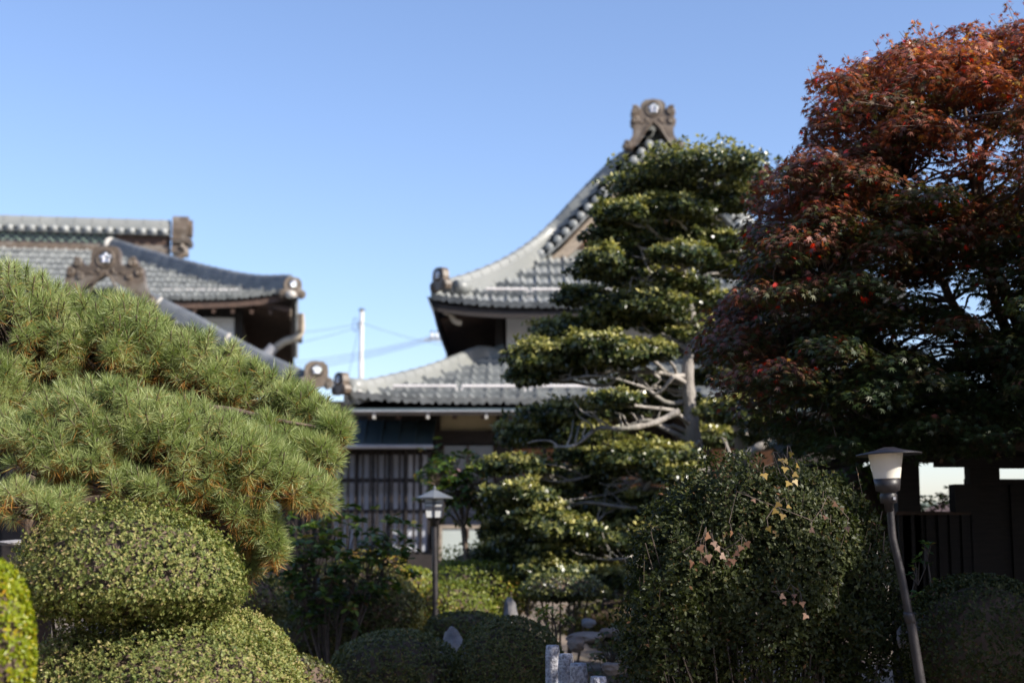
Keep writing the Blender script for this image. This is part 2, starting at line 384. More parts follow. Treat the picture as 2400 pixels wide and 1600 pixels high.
# verge descending ridge + corner ridges
rl = [P(x, y, Y) for x, y, Y in ((1500, 372, 27.3), (1458, 400, 27.3), (1405, 452, 27.3), (1350, 510, 27.3), (1300, 562, 27.3), (1245, 606, 26.9), (1180, 646, 26.2), (1110, 676, 25.6), (1050, 694, 25.1))]
for pts in (rl, mirror(rl)):
    ridge('corner_ridge', pts, .17, .31, hall)
ridge('main_ridge', [V(XC, 27.3, ZT + .2), V(XC, 31, ZT + .15), V(XC, 36, ZT + .2)], .26, .6, hall)
# verge tiles (row of scalloped round tile ends) and bargeboard
def offset_px(pts, d):
    out = []
    for i, (x, y) in enumerate(pts):
        a = pts[max(i - 1, 0)]; b = pts[min(i + 1, len(pts) - 1)]; t = unit(V(b[0] - a[0], b[1] - a[1])); out.append((x - t[1] * d, y + t[0] * d))
    return out
vg = [(1530, 330), (1490, 372), (1440, 425), (1385, 482), (1330, 540), (1280, 586), (1235, 616)]
for mir in (False, True):
    b = MB(); pts = catmull([P(x, y, 26.95) for x, y in vg], 4)
    acc = 0
    L = [pts[0]]
    for i in range(1, len(pts)):
        seg = np.linalg.norm(pts[i] - L[-1])
        if seg > .19: L.append(pts[i])
    L = []
    tot = sum(np.linalg.norm(pts[i + 1] - pts[i]) for i in range(len(pts) - 1)); n = int(tot / .205); cum = np.concatenate([[0], np.cumsum([np.linalg.norm(pts[i + 1] - pts[i]) for i in range(len(pts) - 1)])])
    for k in range(n):
        s_ = (k + .6) * tot / n; i = min(np.searchsorted(cum, s_) - 1, len(pts) - 2); t = (s_ - cum[i]) / (cum[i + 1] - cum[i]); L.append((pts[i] * (1 - t) + pts[i + 1] * t, unit(pts[i + 1] - pts[i])))
    for c, d in L:
        up = unit(np.cross(V(0, 1, 0), d)); up = up if up[2] > 0 else -up
        if mir: c = V(2 * XC - c[0], c[1], c[2]); d = V(-d[0], d[1], d[2]); up = V(-up[0], up[1], up[2])
        b.lathe([(.0, -.015), (.065, -.015), (.08, 0), (.08, .35)], c + V(0, -.12, 0), 12, (d, up, V(0, 1, 0)))
        b.box(c + V(0, .02, 0) - up * .09 , (.20, .3, .03), (d, V(0, 1, 0), up))
    b.build('verge_tiles', M['tile'], hall)
    b = MB(); pp = catmull([P(x, y, 27.05) for x, y in [(1530, 352), (1478, 412), (1420, 474), (1362, 534), (1310, 588), (1262, 622)]], 5)
    q2 = catmull([P(x, y, 27.05) for x, y in [(1530, 384), (1492, 432), (1440, 490), (1385, 548), (1335, 598), (1300, 622)]], 5)
    if mir: pp, q2 = mirror(pp), mirror(q2)
    f = [(p_, q_) for p_, q_ in zip(pp, q2)]
    G1 = np.array([[p_, q_] for p_, q_ in f]); G2 = G1 + V(0, .08, 0)
    b.grid(G1, False); b.grid(G2, False); b.grid(np.stack([G1[:, 1], G2[:, 1]], 1), False); b.grid(np.stack([G1[:, 0], G2[:, 0]], 1), False)
    b.build('bargeboard', M['paleboard'], hall)
# gable wall in orange-brown boards, recessed
b = MB(); zt_ = P(1530, 372, 27.5)[2]; zb_ = ZG - .1
b.add([(XGL + .05, 27.6, zb_), (XGR - .05, 27.6, zb_), (XC, 27.6, zt_), (XGL + .05, 27.75, zb_), (XGR - .05, 27.75, zb_), (XC, 27.75, zt_)], [(0, 1, 2), (5, 4, 3), (0, 3, 4, 1), (1, 4, 5, 2), (2, 5, 3, 0)])
b.build('gable_boards', M['orangewood'], hall)
for z0 in (.35, .95, 1.5):
    w_ = (XGR - XGL) * (1 - z0 / (zt_ - zb_)) * .92
    part_box('gable_beam', 'brownwood', hall, (XC, 27.55, zb_ + z0), (w_, .12, .16))
part_box('gable_post', 'brownwood', hall, (XC, 27.56, zb_ + 1.0), (.2, .10, 1.6))
# gable skirt tiles in pale green-grey flashing
b = MB(); b.box((XC, 27.3, ZG + .06), (XGR - XGL + .2, .5, .05), (V(1, 0, 0), V(0, .86, .5), V(0, -.5, .86))); b.build('gable_flashing', M['tile_ridge'], hall)
ornament(P(1531, 343, 26.9), (0, -1, 0), .90, 'peak', hall)
for s in (-1, 1):
    o = P(1033, 682, 24.75); o = o if s < 0 else V(2 * XC - o[0], o[1], o[2])
    ornament(o, (s * .80, -.6, 0), .42, 'small', hall)
    m = MB(); c = P(1060, 672, 24.95); c = c if s < 0 else V(2 * XC - c[0], c[1], c[2])
    m.lathe([(0, 0), (.12, 0), (.12, .28), (0, .28)], c - V(s * .05, -.05, 0) + V(0, 0, .02), 14, ((0, 0, 1), (.6, s * .8, 0), (-s * .8, .6, 0))); m.build('ridge_end_cap', M['tile_ridge'], hall)
# eave edge, soffits, rafters of the upper roof
def eave_strip(name, a0, a1, f, th, hgt, m, parent):
    A = np.linspace(a0, a1, 40); top = f(A); b = MB()
    d = unit(top[-1] - top[0]); back = unit(np.cross(V(0, 0, 1), d)); 
    G = np.stack([top, top - V(0, 0, hgt), top - V(0, 0, hgt) + back * th, top + back * th, top]); b.grid(G, False); return b.build(name, M[m], parent)
fe = lambda A: np.stack([A, np.full_like(A, 24.97), ZE + lift(A) - .04], -1)
eave_strip('eave_board', XL + .05, XR - .05, fe, .06, .14, 'darkwood', hall)
ze_side = lambda A: np.stack([np.full_like(A, XL + .06), A, ZE + .16 * np.exp(-(A - 24.9) * 1.2) - .04], -1)
WY = 26.35; WX0 = P(1160, 760, WY)[0]; WX1 = 2 * XC - WX0; ZW = ZE + .12
def soffit(P4, parent, m='brownwood'):
    b = MB(); a_, b_, c_, d_ = [np.array(q, float) for q in P4]; b.add([a_, b_, c_, d_, a_ + V(0, 0, .04), b_ + V(0, 0, .04), c_ + V(0, 0, .04), d_ + V(0, 0, .04)], [(0, 1, 2, 3), (7, 6, 5, 4), (0, 4, 5, 1), (1, 5, 6, 2), (2, 6, 7, 3), (3, 7, 4, 0)]); return b.build('soffit', M[m], parent)
zs = ZE - .10
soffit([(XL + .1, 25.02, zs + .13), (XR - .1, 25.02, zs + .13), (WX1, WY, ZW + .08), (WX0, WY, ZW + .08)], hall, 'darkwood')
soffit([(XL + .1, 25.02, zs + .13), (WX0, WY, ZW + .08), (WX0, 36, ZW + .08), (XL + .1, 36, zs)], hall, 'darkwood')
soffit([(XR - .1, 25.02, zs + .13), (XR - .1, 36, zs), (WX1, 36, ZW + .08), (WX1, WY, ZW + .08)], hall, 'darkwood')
for s in (-1, 1):
    X_ = XL + .05 if s < 0 else XR - .05
    b = MB(); A = np.linspace(24.95, 36, 24); zz = ZE + .14 * np.exp(-(A - 24.9) * 1.3) - .02
    G = np.stack([np.stack([np.full_like(A, X_ + dx), A, zz + dz], -1) for dx, dz in ((0, 0), (0, -.2), (-s * .06, -.2), (-s * .06, 0))]); b.grid(G, False); b.build('side_eave_board', M['darkwood'], hall)
rf = None
for i, x in enumerate(np.arange(XL + .45, XR - .4, .42)):
    a_ = V(x, 25.08, ZE - .13 + float(lift(np.array(x)))); c_ = V(x, WY, ZW + .02)
    d = unit(c_ - a_); MB().box((a_ + c_) / 2, (np.linalg.norm(c_ - a_), .08, .09), (d, V(1, 0, 0), np.cross(d, V(1, 0, 0)))).build('rafter', M['brownwood'], hall)
for i, y in enumerate(np.arange(25.5, 35, .42)):
    a_ = V(XL + .15, y, ZE - .15); c_ = V(WX0, y, ZW + .02); d = unit(c_ - a_)
    MB().box((a_ + c_) / 2, (np.linalg.norm(c_ - a_), .08, .09), (d, V(0, 1, 0), np.cross(d, V(0, 1, 0)))).build('rafter', M['brownwood'], hall)
# snow guard pipe of the upper roof
def guard(p0, p1, parent, n):
    p0 = p0 + V(0, 0, .11); p1 = p1 + V(0, 0, .11)
    d = p1 - p0; L = np.linalg.norm(d)
    for i in range(n):
        a_ = p0 + d * (i + .04) / n; c_ = p0 + d * (i + .96) / n
        b = MB(); b.tube([a_, c_], .032, 8); b.box(a_ - V(0, 0, .07), (.03, .04, .14)); b.box(c_ - V(0, 0, .07), (.03, .04, .14)); b.build('snow_guard', M['guardbar'], parent)
guard(P(1135, 692, 25.35), P(1560, 694, 25.35), hall, 4)
# upper walls
ZWB = P(1200, 835, WY)[2]
MB().box(((WX0 + WX1) / 2, (WY + 36) / 2 + .1, (ZWB + ZW) / 2), (WX1 - WX0 - .1, 36 - WY, ZW - ZWB + .3)).build('upper_wall_core', M['darkwood'], hall)
for x0, x1 in ((1187, 1425), (1440, 1570), (1600, 1850)):
    px_box('white_wall_panel', 'plaster', hall, x0, 740, x1, 815, WY - .02)
for x in (1170, 1432, 1585):
    px_box('wall_post', 'darkwood', hall, x - 9, 735, x + 9, 850, WY - .08, .1)
px_box('wall_rail', 'darkwood', hall, 1160, 815, 1900, 838, WY - .06, .1)
px_box('wall_head_beam', 'brownwood', hall, 1160, 727, 1900, 742, WY - .1, .12)
b = MB(); q = [P(1060, 842, 25.9), P(1180, 806, 26.2), P(1190, 850, 26.2)]; b.add(q + [p + V(0, .1, 0) for p in q], [(0, 1, 2), (5, 4, 3), (0, 3, 4, 1), (1, 4, 5, 2), (2, 5, 3, 0)]); b.build('flashing_panel', M['copper'], hall)
# bronze gutter elbow at the corner
b = MB(); b.tube(catmull([P(1040, 730, 25.2), P(1055, 735, 25.2), P(1066, 752, 25.25), P(1080, 756, 25.3)], 4), .06, 6); b.build('corner_gutter', M['beigepipe'], hall)

# ---- lower skirt roof
EY = 22.6; TY = 26.1
LX = P(822, 938, EY)[0]; RX = 5.95; LZ = P(1100, 948, EY)[2]; TZ = P(1300, 842, TY)[2]; TX = P(1125, 842, TY)[0]
def S_low(a, b):
    z = LZ + .12 * np.exp(-(a - LX) * 1.6) * (1 - b); z = z + (TZ - z) * (.9 * b + .1 * b * b); return np.stack([a, EY + (TY - EY) * b, z], -1)
tile_roof('lower_front_roof', S_low, (0, -.33, .94), LX, RX, 7, lambda b: LX + (TX - LX) * b, lambda b: RX, hall)
def S_lowside(a, b):
    return np.stack([LX + (TX - LX) * b, a, LZ + (TZ - LZ) * b], -1)
tile_roof('lower_side_roof', S_lowside, (-.5, 0, .86), EY, 36, 9, lambda b: EY + (TY - EY) * b, lambda b: 36, hall)
ridge('lower_corner_ridge', [P(822, 932, EY + .1), P(900, 916, EY + .8), P(1000, 890, EY + 1.8), P(1075, 862, EY + 2.7), P(1112, 846, TY - .3), P(1140, 842, TY - .1), P(1165, 852, TY - .1)], .15, .25, hall)
ornament(P(800, 925, EY - .05), (-.80, -.6, 0), .36, 'small', hall)
m = MB(); m.lathe([(0, 0), (.14, 0), (.14, .32), (0, .32)], P(812, 905, EY + .12), 14, ((0, 0, 1), (.6, -.8, 0), (.8, .6, 0))); m.build('ridge_end_cap', M['tile_ridge'], hall)
m = MB(); m.lathe([(0, -.04), (.05, -.02), (.05, .04)], P(842, 920, EY + .05), 12, ((1, 0, 0), (0, 0, 1), (0, 1, 0))); m.build('mortar_ball', M['mortar'], hall)
guard(P(915, 921, EY + .55), P(1560, 921, EY + .55), hall, 4)
# eave board, gutter, hangers, soffit
part_box('lower_eave_board', 'darkwood', hall, ((LX + RX) / 2, EY + .12, LZ - .10), (RX - LX, .06, .12))
b = MB(); gz = P(1100, 961, EY - .08)[2]; b.tube([V(LX - .02, EY - .06, gz), V(RX, EY - .06, gz)], .035, 8); b.build('eave_gutter', M['copper'], hall)
b = MB(); b.tube([V(LX, EY - .10, gz - .015), V(P(1540, 960, EY)[0], EY - .10, gz - .015)], .012, 6); b.build('gutter_lip', M['gutter'], hall)
for x in (877, 1003, 1140, 1260, 1420):
    b = MB(); b.box(P(x, 972, EY - .05), (.045, .03, .12)); b.build('gutter_hanger', M['mortar'], hall)
soffit([(LX + .05, EY + .1, LZ - .10), (RX, EY + .1, LZ - .10), (RX, 24.2, LZ + .25), (LX + .05, 24.2, LZ + .25)], hall, 'darkwood')
LWY = 24.0
for x in np.arange(LX + .3, RX, .45):
    MB().box((x, (EY + .15 + LWY) / 2, LZ - .05), (.07, LWY - EY - .1, .08), (V(1, 0, 0), V(0, 1, .2), V(0, -.2, 1))).build('rafter', M['brownwood'], hall)
# ground floor wall
FZ = .45; LWX = P(660, 1000, LWY)[0]
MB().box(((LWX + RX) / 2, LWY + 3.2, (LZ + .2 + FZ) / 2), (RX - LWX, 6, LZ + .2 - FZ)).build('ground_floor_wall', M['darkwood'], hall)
def pb(name, m, *a, Y=LWY, th=.06, parent=hall): return px_box(name, m, parent, *a, Y, th)
pb('cream_wall_panel', 'cream', 1032, 965, 1163, 1008, Y=LWY - .01)
for x0, x1 in ((1018, 1032), (1163, 1200), (1585, 1610)): pb('wall_post', 'darkwood', x0, 960, x1, 1345, Y=LWY - .12, th=.14)
pb('lintel', 'darkwood', 1032, 1008, 1163, 1040, Y=LWY - .08, th=.1)
dr = pb('sliding_door', 'glass', 1037, 1044, 1160, 1238, Y=LWY - .03, th=.04)
for x in (1038, 1096, 1158): px_box('door_stile', 'brownwood', dr, x - 3, 1044, x + 3, 1240, LWY - .06, .05)
px_box('door_rail', 'brownwood', dr, 1034, 1130, 1162, 1134, LWY - .055, .04)
lp = pb('white_door_panel', 'doorpanel', 1036, 1238, 1148, 1310, Y=LWY - .55, th=.05)
px_box('panel_frame', 'paleboard', lp, 1030, 1230, 1150, 1238, LWY - .57, .08); px_box('panel_frame', 'paleboard', lp, 1029, 1238, 1036, 1312, LWY - .57, .08)
px_box('panel_frame', 'brownwood', lp, 1094, 1238, 1099, 1262, LWY - .57, .02)
# awning roof above the lattice
b = MB(); p0, p1 = P(700, 985, LWY - .1), P(1020, 985, LWY - .1); q0, q1 = P(690, 1040, LWY - .8), P(1012, 1040, LWY - .8)
b.add([p0, p1, q1, q0] + [p - V(0, 0, .05) for p in (p0, p1, q1, q0)], [(3, 2, 1, 0), (4, 5, 6, 7), (0, 1, 5, 4), (1, 2, 6, 5), (2, 3, 7, 6), (3, 0, 4, 7)]); aw = b.build('awning', M['copper'], hall)
for i in range(9):
    t = i / 8; MB().tube([p0 * (1 - t) + p1 * t + V(0, 0, .01), q0 * (1 - t) + q1 * t + V(0, 0, .01)], .015, 5).build('standing_seam', M['copper'], aw)
b = MB(); b.tube([P(690, 1046, LWY - .84), P(1016, 1046, LWY - .84)], .035, 8); b.build('awning_gutter', M['gutter'], hall)
# lattice window with white panels behind
lw = empty
panel = pb('paper_screens', 'paper', 780, 1062, 1004, 1295, Y=LWY - .03, th=.04)
for x0 in range(800, 1004, 37): px_box('screen_stile', 'darkwood', panel, x0 - 4, 1062, x0 + 4, 1295, LWY - .05, .03)
for i, x in enumerate(np.arange(660, 1010, 17.2)):
    px_box('lattice_bar', 'darkwood', hall, x - 4.2, 1058, x + 4.2, 1300, LWY - .42, .06)
for y in (1060, 1125, 1198, 1296): px_box('lattice_rail', 'darkwood', hall, 655, y - 5, 1012, y + 5, LWY - .36, .05)
MB().box((P(830, 1320, LWY)[0], LWY - .3, P(830, 1330, LWY - .3)[2]), (3.0, .5, .45)).build('window_sill_wall', M['darkwood'], hall)
# right wing board wall behind the pruned tree
for i, x in enumerate(range(1200, 1740, 77)):
    pb('board_panel', 'orangewood', x + 3, 1050, x + 72, 1300, Y=LWY - .02, th=.04)
for x in range(1200, 1760, 77): pb('board_post', 'darkwood', x - 4, 1045, x + 4, 1305, Y=LWY - .07, th=.08)
for y in (1046, 1128, 1215): pb('board_rail', 'darkwood', 1195, y - 5, 1740, y + 5, Y=LWY - .10, th=.08)
pb('sill_beam', 'paleboard', 1195, 1303, 1740, 1314, Y=LWY - .5, th=.5)
pb('foundation_board', 'redrock', 1195, 1314, 1740, 1400, Y=LWY - .3, th=.1)
for x in (1230, 1275, 1320, 1480): pb('floor_post', 'orangewood', x - 8, 1262, x + 8, 1303, Y=LWY - .3, th=.12)
# foundation
MB().box(((LWX + RX) / 2, LWY + 3, .35), (RX - LWX + .4, 6.6, .75)).build('foundation', M['rock'], hall)

# ------------------------------------------------------------------ LEFT HALL (turned slightly, ridge end toward the gap)
lh = empty('temple_hall', (-12, 40, .45), 'left hall with long lattice-banded ridge and grey pantile hip roof, partly hidden behind the pine', 'temple building')
r_ = unit(V(-.148, .989, 0)); l_ = unit(V(-.989, -.148, 0))
C0 = P(693, 712, 34.0)            # right front eave corner
CT = C0 + V(0, 0, 0)
RISE = P(100, 580, 37.9)[2] - C0[2]
def A_pt(a, d, z): return C0 + l_ * a + r_ * d + V(0, 0, z)
def S_A(a, b):
    z = .35 * np.exp(-a * .9) * (1 - b) ** 2; z = z + (RISE - z) * (.88 * b + .12 * b * b)
    return C0[None] + a[:, None] * l_ + (5.2 * b)[:, None] * r_ + z[:, None] * V(0, 0, 1)
tile_roof('front_roof', lambda a, b: S_A(a, b), r_ * -.45 + V(0, 0, .89), 0, 16, 9, lambda b: 5.2 * b, lambda b: 16, lh)
def S_A2(a, b):
    z = (RISE) * (.88 * b + .12 * b * b); return C0[None] + (5.2 * b)[:, None] * l_ + a[:, None] * r_ + z[:, None] * V(0, 0, 1)
tile_roof('side_roof', S_A2, -l_ * .45 + V(0, 0, .89), 0, 12, 14, lambda b: 5.2 * b, lambda b: 12, lh)
# hip ridge, dark blue-grey
HA = lambda b: A_pt(5.2 * b, 5.2 * b, RISE * (.88 * b + .12 * b * b) + .35 * math.exp(-5.2 * b * .9) * (1 - b) ** 2 + .04)
ridge('corner_ridge', [HA(b) for b in (.03, .2, .4, .6, .8, .97)], .17, .36, lh, 'tile_blue')
b = MB(); c = HA(.97) + V(0, 0, .16); b.lathe([(.0, -.05), (.2, -.05), (.23, 0), (.2, .05), (0, .05)], c, 14, ((0, 0, 1), (.7, .7, 0), (.7, -.7, 0))); b.build('mortar_collar', M['mortar'], lh)
ornament(P(685, 700, 33.9), (.35, -.94, 0), .52, 'small', lh)
b = MB(); b.lathe([(0, .1), (.09, .08), (.13, 0), (.1, -.08), (0, -.1)], P(682, 690, 33.7), 12, ((1, 0, 0), (0, 1, 0), (0, 0, 1))); b.build('mortar_ball', M['mortar'], lh)
# main ridge: base band of pierced lattice tiles, round tile ends, cap
zr0 = C0[2] + RISE + .08
def rp(t, dz=0, df=0):
    p = A_pt(15.5 - 12.0 * t, 5.35, 0); p[2] = zr0 + dz; return p - r_ * df
Lr = 12.0; ZR = P(100, 502, 38.0)[2] - zr0
ax = (-l_, r_, V(0, 0, 1))
def rbx(name, m, z0, z1, df, t1=1.): 
    c = (rp(0) + rp(t1)) / 2 + V(0, 0, (z0 + z1) / 2); return MB().box(c, (Lr * t1, 2 * df, z1 - z0), ax).build(name, M[m], lh)
rbx('ridge_base', 'oni', -.35, ZR * .10, .30)
lat = rbx('ridge_lattice_back', 'crest_back', ZR * .10, ZR * .44, .20, .88)
M['verdigris'] = mat('green_glaze', (.12, .19, .15), (.26, .33, .27), 8, .5)
b = MB(); n = int(Lr * .88 / .22)
for i in range(n):
    for j in range(3):
        t = .88 * (i + (.5 if j % 2 else 0)) / n; c = rp(t, ZR * (.15 + .115 * j), .215); L = [c + .10 * math.cos(q) * -l_ + V(0, 0, .075 * math.sin(q)) for q in np.linspace(0, math.pi, 7)]
        b.tube(L, .018, 4, False)
b.build('ridge_lattice', M['verdigris'], lh)
rbx('ridge_side_board', 'brownwood', ZR * .10, ZR * .44, .18, 1.)
rbx('ridge_eave', 'tile', ZR * .44, ZR * .50, .34)
b = MB(); n = int(Lr / .29)
for i in range(n):
    c = rp((i + .5) / n, ZR * .53, .38); b.lathe([(0, -.02), (.10, -.02), (.105, 0), (.105, .3)], c, 12, (-l_, V(0, 0, 1), r_))
    b.lathe([(0, -.04), (.04, -.03), (.05, -.015)], c, 8, (-l_, V(0, 0, 1), r_))
b.build('round_tile_ends', M['tile'], lh)
b = MB(); pr = [(-.33, ZR * .58), (-.33, ZR * .66), (-.26, ZR * .68), (-.26, ZR * .74)] + [(.24 * math.cos(t), ZR * .76 + .24 * ZR * math.sin(t)) for t in np.linspace(math.pi, 0, 9)] + [(.26, ZR * .74), (.26, ZR * .68), (.33, ZR * .66), (.33, ZR * .58)]
sweep(b, [rp(0), rp(.5), rp(1)], pr)
for i in range(26): sweep(b, [rp((i + .5) / 26 - .001), rp((i + .5) / 26 + .001)], [(x * 1.05, z + .015) for x, z in pr[4:-4]])
b.build('ridge_cap', M['tile_ridge'], lh)
# end ornament seen edge on
b = MB(); e = rp(1) + (-l_) * .28
b.prism([(-.30, ZR * .35), (-.34, ZR * .66), (-.28, ZR * 1.06), (0, ZR * 1.14), (.28, ZR * 1.06), (.34, ZR * .66), (.30, ZR * .35), (.42, -.1), (-.42, -.1)], e, (r_, V(0, 0, 1), -l_), .42)
b.prism([(-.22, ZR * .5), (-.26, ZR * .8), (0, ZR * 1.02), (.26, ZR * .8), (.22, ZR * .5)], e + -l_ * .26, (r_, V(0, 0, 1), -l_), .12)
b.box(e + V(0, 0, ZR * .30) - l_ * .05, (.55, .95, .05), ax); b.box(e + V(0, 0, ZR * .22) - l_ * .05, (.5, .9, .05), ax)
b.tube(catmull([e - l_ * .1 + V(0, -.4, ZR * .1), e - l_ * .25 + V(0, -.4, -.12), e + V(0, -.4, -.3), e - l_ * .12 + V(0, -.42, -.5)], 4), .09, 6)
b.build('ridge_end_ornament', M['oni'], lh)
# gable triangle facing right under the ridge end
b = MB(); gz = RISE; q = [A_pt(3.9, 3.6, gz * .6), A_pt(3.9, 7.0, gz * .6), A_pt(3.9, 5.3, gz + .1)]
b.add(q + [p + l_ * .1 for p in q], [(0, 1, 2), (5, 4, 3), (0, 3, 4, 1), (1, 4, 5, 2), (2, 5, 3, 0)]); b.build('gable_boards', M['brownwood'], lh)
# eaves
b = MB(); A = np.linspace(0, 16, 40); zz = .35 * np.exp(-A * .9)
top = np.array([A_pt(a, .08, z - .03) for a, z in zip(A, zz)]); b.grid(np.stack([top, top - V(0, 0, .16), top - V(0, 0, .16) + r_ * .07, top + r_ * .07]), False); b.build('eave_board', M['brownwood'], lh)
b = MB(); A = np.linspace(0, 12, 30); zz = .35 * np.exp(-A * .9)
top = np.array([A_pt(.06, a, z - .03) for a, z in zip(A, zz)]); b.grid(np.stack([top, top - V(0, 0, .26), top - V(0, 0, .26) + l_ * .07, top + l_ * .07]), False); b.build('side_eave_board', M['darkwood'], lh)
WA = 1.4; zc = .18
soffit([A_pt(.1, .1, .08), A_pt(16, .1, -.18), A_pt(16, WA, zc), A_pt(WA, WA, zc)], lh, 'darkwood')
soffit([A_pt(.1, .1, .08), A_pt(WA, WA, zc), A_pt(WA, 12, zc), A_pt(.1, 12, -.18)], lh, 'darkwood')
for i in range(26):
    y = .3 + i * .45; a_ = A_pt(.12, y, -.18 + .1 * math.exp(-y)); c_ = A_pt(WA, y, zc - .06); d = unit(c_ - a_)
    MB().box((a_ + c_) / 2, (np.linalg.norm(c_ - a_), .10, .13), (d, r_, np.cross(d, r_))).build('rafter', M['brownwood'], lh)
    MB().box(a_ - l_ * .01, (.03, .11, .12), ax).build('rafter_end', M['paleboard'], lh)
for i in range(24):
    x = .6 + i * .45; a_ = A_pt(x, .12, -.20); c_ = A_pt(x, WA, zc - .06); d = unit(c_ - a_)
    MB().box((a_ + c_) / 2, (np.linalg.norm(c_ - a_), .08, .10), (d, l_, np.cross(d, l_))).build('rafter', M['brownwood'], lh)
c = A_pt(WA + 7, WA + 5, 0); c[2] = (C0[2] + zc + .45) / 2
MB().box(c, (14, 10, C0[2] + zc - .45), ax).build('wall_core', M['darkwood'], lh)
def wallA(name, m, a0, a1, z0, z1, off=.03, th=.06):
    c = (A_pt(a0, WA - off, z0) + A_pt(a1, WA - off, z1)) / 2; return MB().box(c, (abs(a1 - a0), th, abs(z1 - z0)), ax).build(name, M[m], lh)
wallA('white_wall_panel', 'plaster', WA + .1, WA + 1.45, -1.9, -.18); wallA('white_wall_panel', 'plaster', WA + 1.65, WA + 3.6, -1.9, -.18); wallA('white_wall_panel', 'plaster', WA + 3.8, WA + 7, -1.9, -.18)
for a in (WA, WA + 1.55, WA + 3.7): wallA('wall_post', 'darkwood', a - .1, a + .1, -6, .1, .08, .12)
guard(P(350, 690, 34.6), P(570, 690, 34.8), lh, 3)
# gutter and downpipe at the right corner
b = MB(); b.box(A_pt(-.12, .2, -.45), (.10, .5, .42), ax); b.box(A_pt(-.12, 2.2, -.40), (.12, 3.2, .14), ax); b.build('bronze_gutter_box', M['oni'], lh)
b = MB(); b.tube(catmull([P(704, 735, 34.2), P(706, 770, 34.3), P(696, 790, 34.3), P(668, 800, 34.4), P(640, 818, 34.5)], 4), .10, 6); b.build('downpipe_elbow', M['beigepipe'], lh)
b = MB(); b.tube([P(642, 812, 34.4), P(622, 834, 34.4)], .14, 8); b.build('downpipe_socket', M['gutter'], lh)
# front porch gable
porch = []
vp = [P(248, 672, 29.3), P(300, 694, 29.3), P(370, 730, 29.3), P(450, 770, 29.3), P(540, 822, 29.2), P(640, 872, 29.1), P(722, 908, 29.0)]
XCP = vp[0][0]
ridge('porch_verge_ridge', vp[1:], .15, .30, lh, 'tile_blue'); ridge('porch_verge_ridge', [V(2 * XCP - p[0], p[1], p[2]) for p in vp[1:]], .15, .30, lh, 'tile_blue')
for p in (P(372, 722, 29.3), P(532, 806, 29.2)):
    b = MB()
    b.lathe([(0, -.03), (.12, -.03), (.15, 0), (.12, .03), (0, .03)], p + V(0, -.02, .10), 14, ((0, 1, 0), (.5, 0, .85), (.85, 0, -.5)))
    b.build('mortar_band', M['mortar'], lh)
pxs = np.array([p[0] for p in vp]); pzs = np.array([p[2] for p in vp]) - .15; tb = np.linspace(1, 0, 7)
for s in (-1, 1):
    def SP(a, b, s=s):
        x = np.interp(b, tb[::-1], pxs[::-1]); z = np.interp(b, tb[::-1], pzs[::-1]); x = x if s > 0 else 2 * XCP - x
        return np.stack([x, a, z], -1)
    tile_roof('porch_roof', SP, (s * .45, 0, .89), 28.9, 34.5, 14, lambda b: 28.9, lambda b: 34.5, lh)
b = MB(); G = np.array([[p + V(0, -.32, -.18), p + V(0, -.32, -.52)] for p in vp]); Gm = np.array([[V(2 * XCP - p[0], p[1], p[2]) for p in r] for r in G])
for g_ in (G, Gm): b.grid(g_, False); b.grid(g_ + V(0, .08, 0), False)
b.build('porch_bargeboard', M['oni'], lh)
ornament(P(248, 672, 28.85), (0, -1, 0), 1.02, 'wide', lh)
ornament(P(740, 912, 28.9), (.3, -.95, 0), .58, 'small', lh)
MB().box((XCP, 33, 2.0), (5.4, 3.0, 3.8)).build('porch_wall', M['darkwood'], lh)

# ------------------------------------------------------------------ utility pole, wires
up_ = empty('utility_pole', (P(848, 900, 62)[0], 62, .3), 'pale concrete utility pole standing in the gap between the two halls', 'utility pole')
a = P(848, 728, 62); x0 = a[0]
MB().tube([V(x0, 62, 0), V(x0, 62, a[2])], [.11, .085], 12).build('pole', M['concrete'], up_)
b = MB(); b.lathe([(0, .1), (.13, .08), (.135, 0)], V(x0, 62, a[2]), 12); b.build('pole_cap', M['blackmetal'], up_)
b = MB(); b.tube([V(x0, 61.85, P(0, 757, 62)[2]), V(x0 - .25, 61.8, P(0, 760, 62)[2])], .03, 6)
b.tube([V(x0 - .25, 61.8, P(0, 757, 62)[2]) + V(.12 * math.cos(t), 0, .3 * math.sin(t) - .1) for t in np.linspace(0, 6.28, 13)], .018, 5); b.build('cable_loop', M['wire'], up_)
up2 = empty('utility_pole', (P(1048, 900, 62)[0], 62, .3), 'utility pole behind the right hall eave, only its white insulator crossarm showing', 'utility pole')
a = P(1052, 780, 62)
MB().tube([V(a[0], 62, 0), V(a[0], 62, a[2] + .3)], [.18, .12], 12).build('pole', M['concrete'], up2)
MB().box(V(P(1030, 0, 62)[0], 61.8, P(0, 797, 62)[2]), (1.05, .10, .09)).build('crossarm', M['concrete'], up2)
for x in (1012, 1023, 1034, 1045):
    b = MB(); c = P(x, 788, 61.75); b.lathe([(0, .17), (.03, .17), (.05, .10), (.09, .08), (.05, .04), (.10, 0), (.05, -.04), (.05, -.12), (0, -.12)], c, 10); b.build('insulator', M['whitetrim'], up2)
    MB().lathe([(0, .26), (.05, .24), (.05, .16)], c, 8).build('insulator_cap', M['blackmetal'], up2)
def wire(p0, p1, sag, label, r=.014):
    L = [p0 * (1 - t) + p1 * t - V(0, 0, sag * 4 * t * (1 - t)) for t in np.linspace(0, 1, 20)]
    o = MB().tube(L, r, 5).build('overhead_wire', M['wire'], None, base=p0); return tag(o, label, 'wire', 'overhead wires in the gap between the halls')
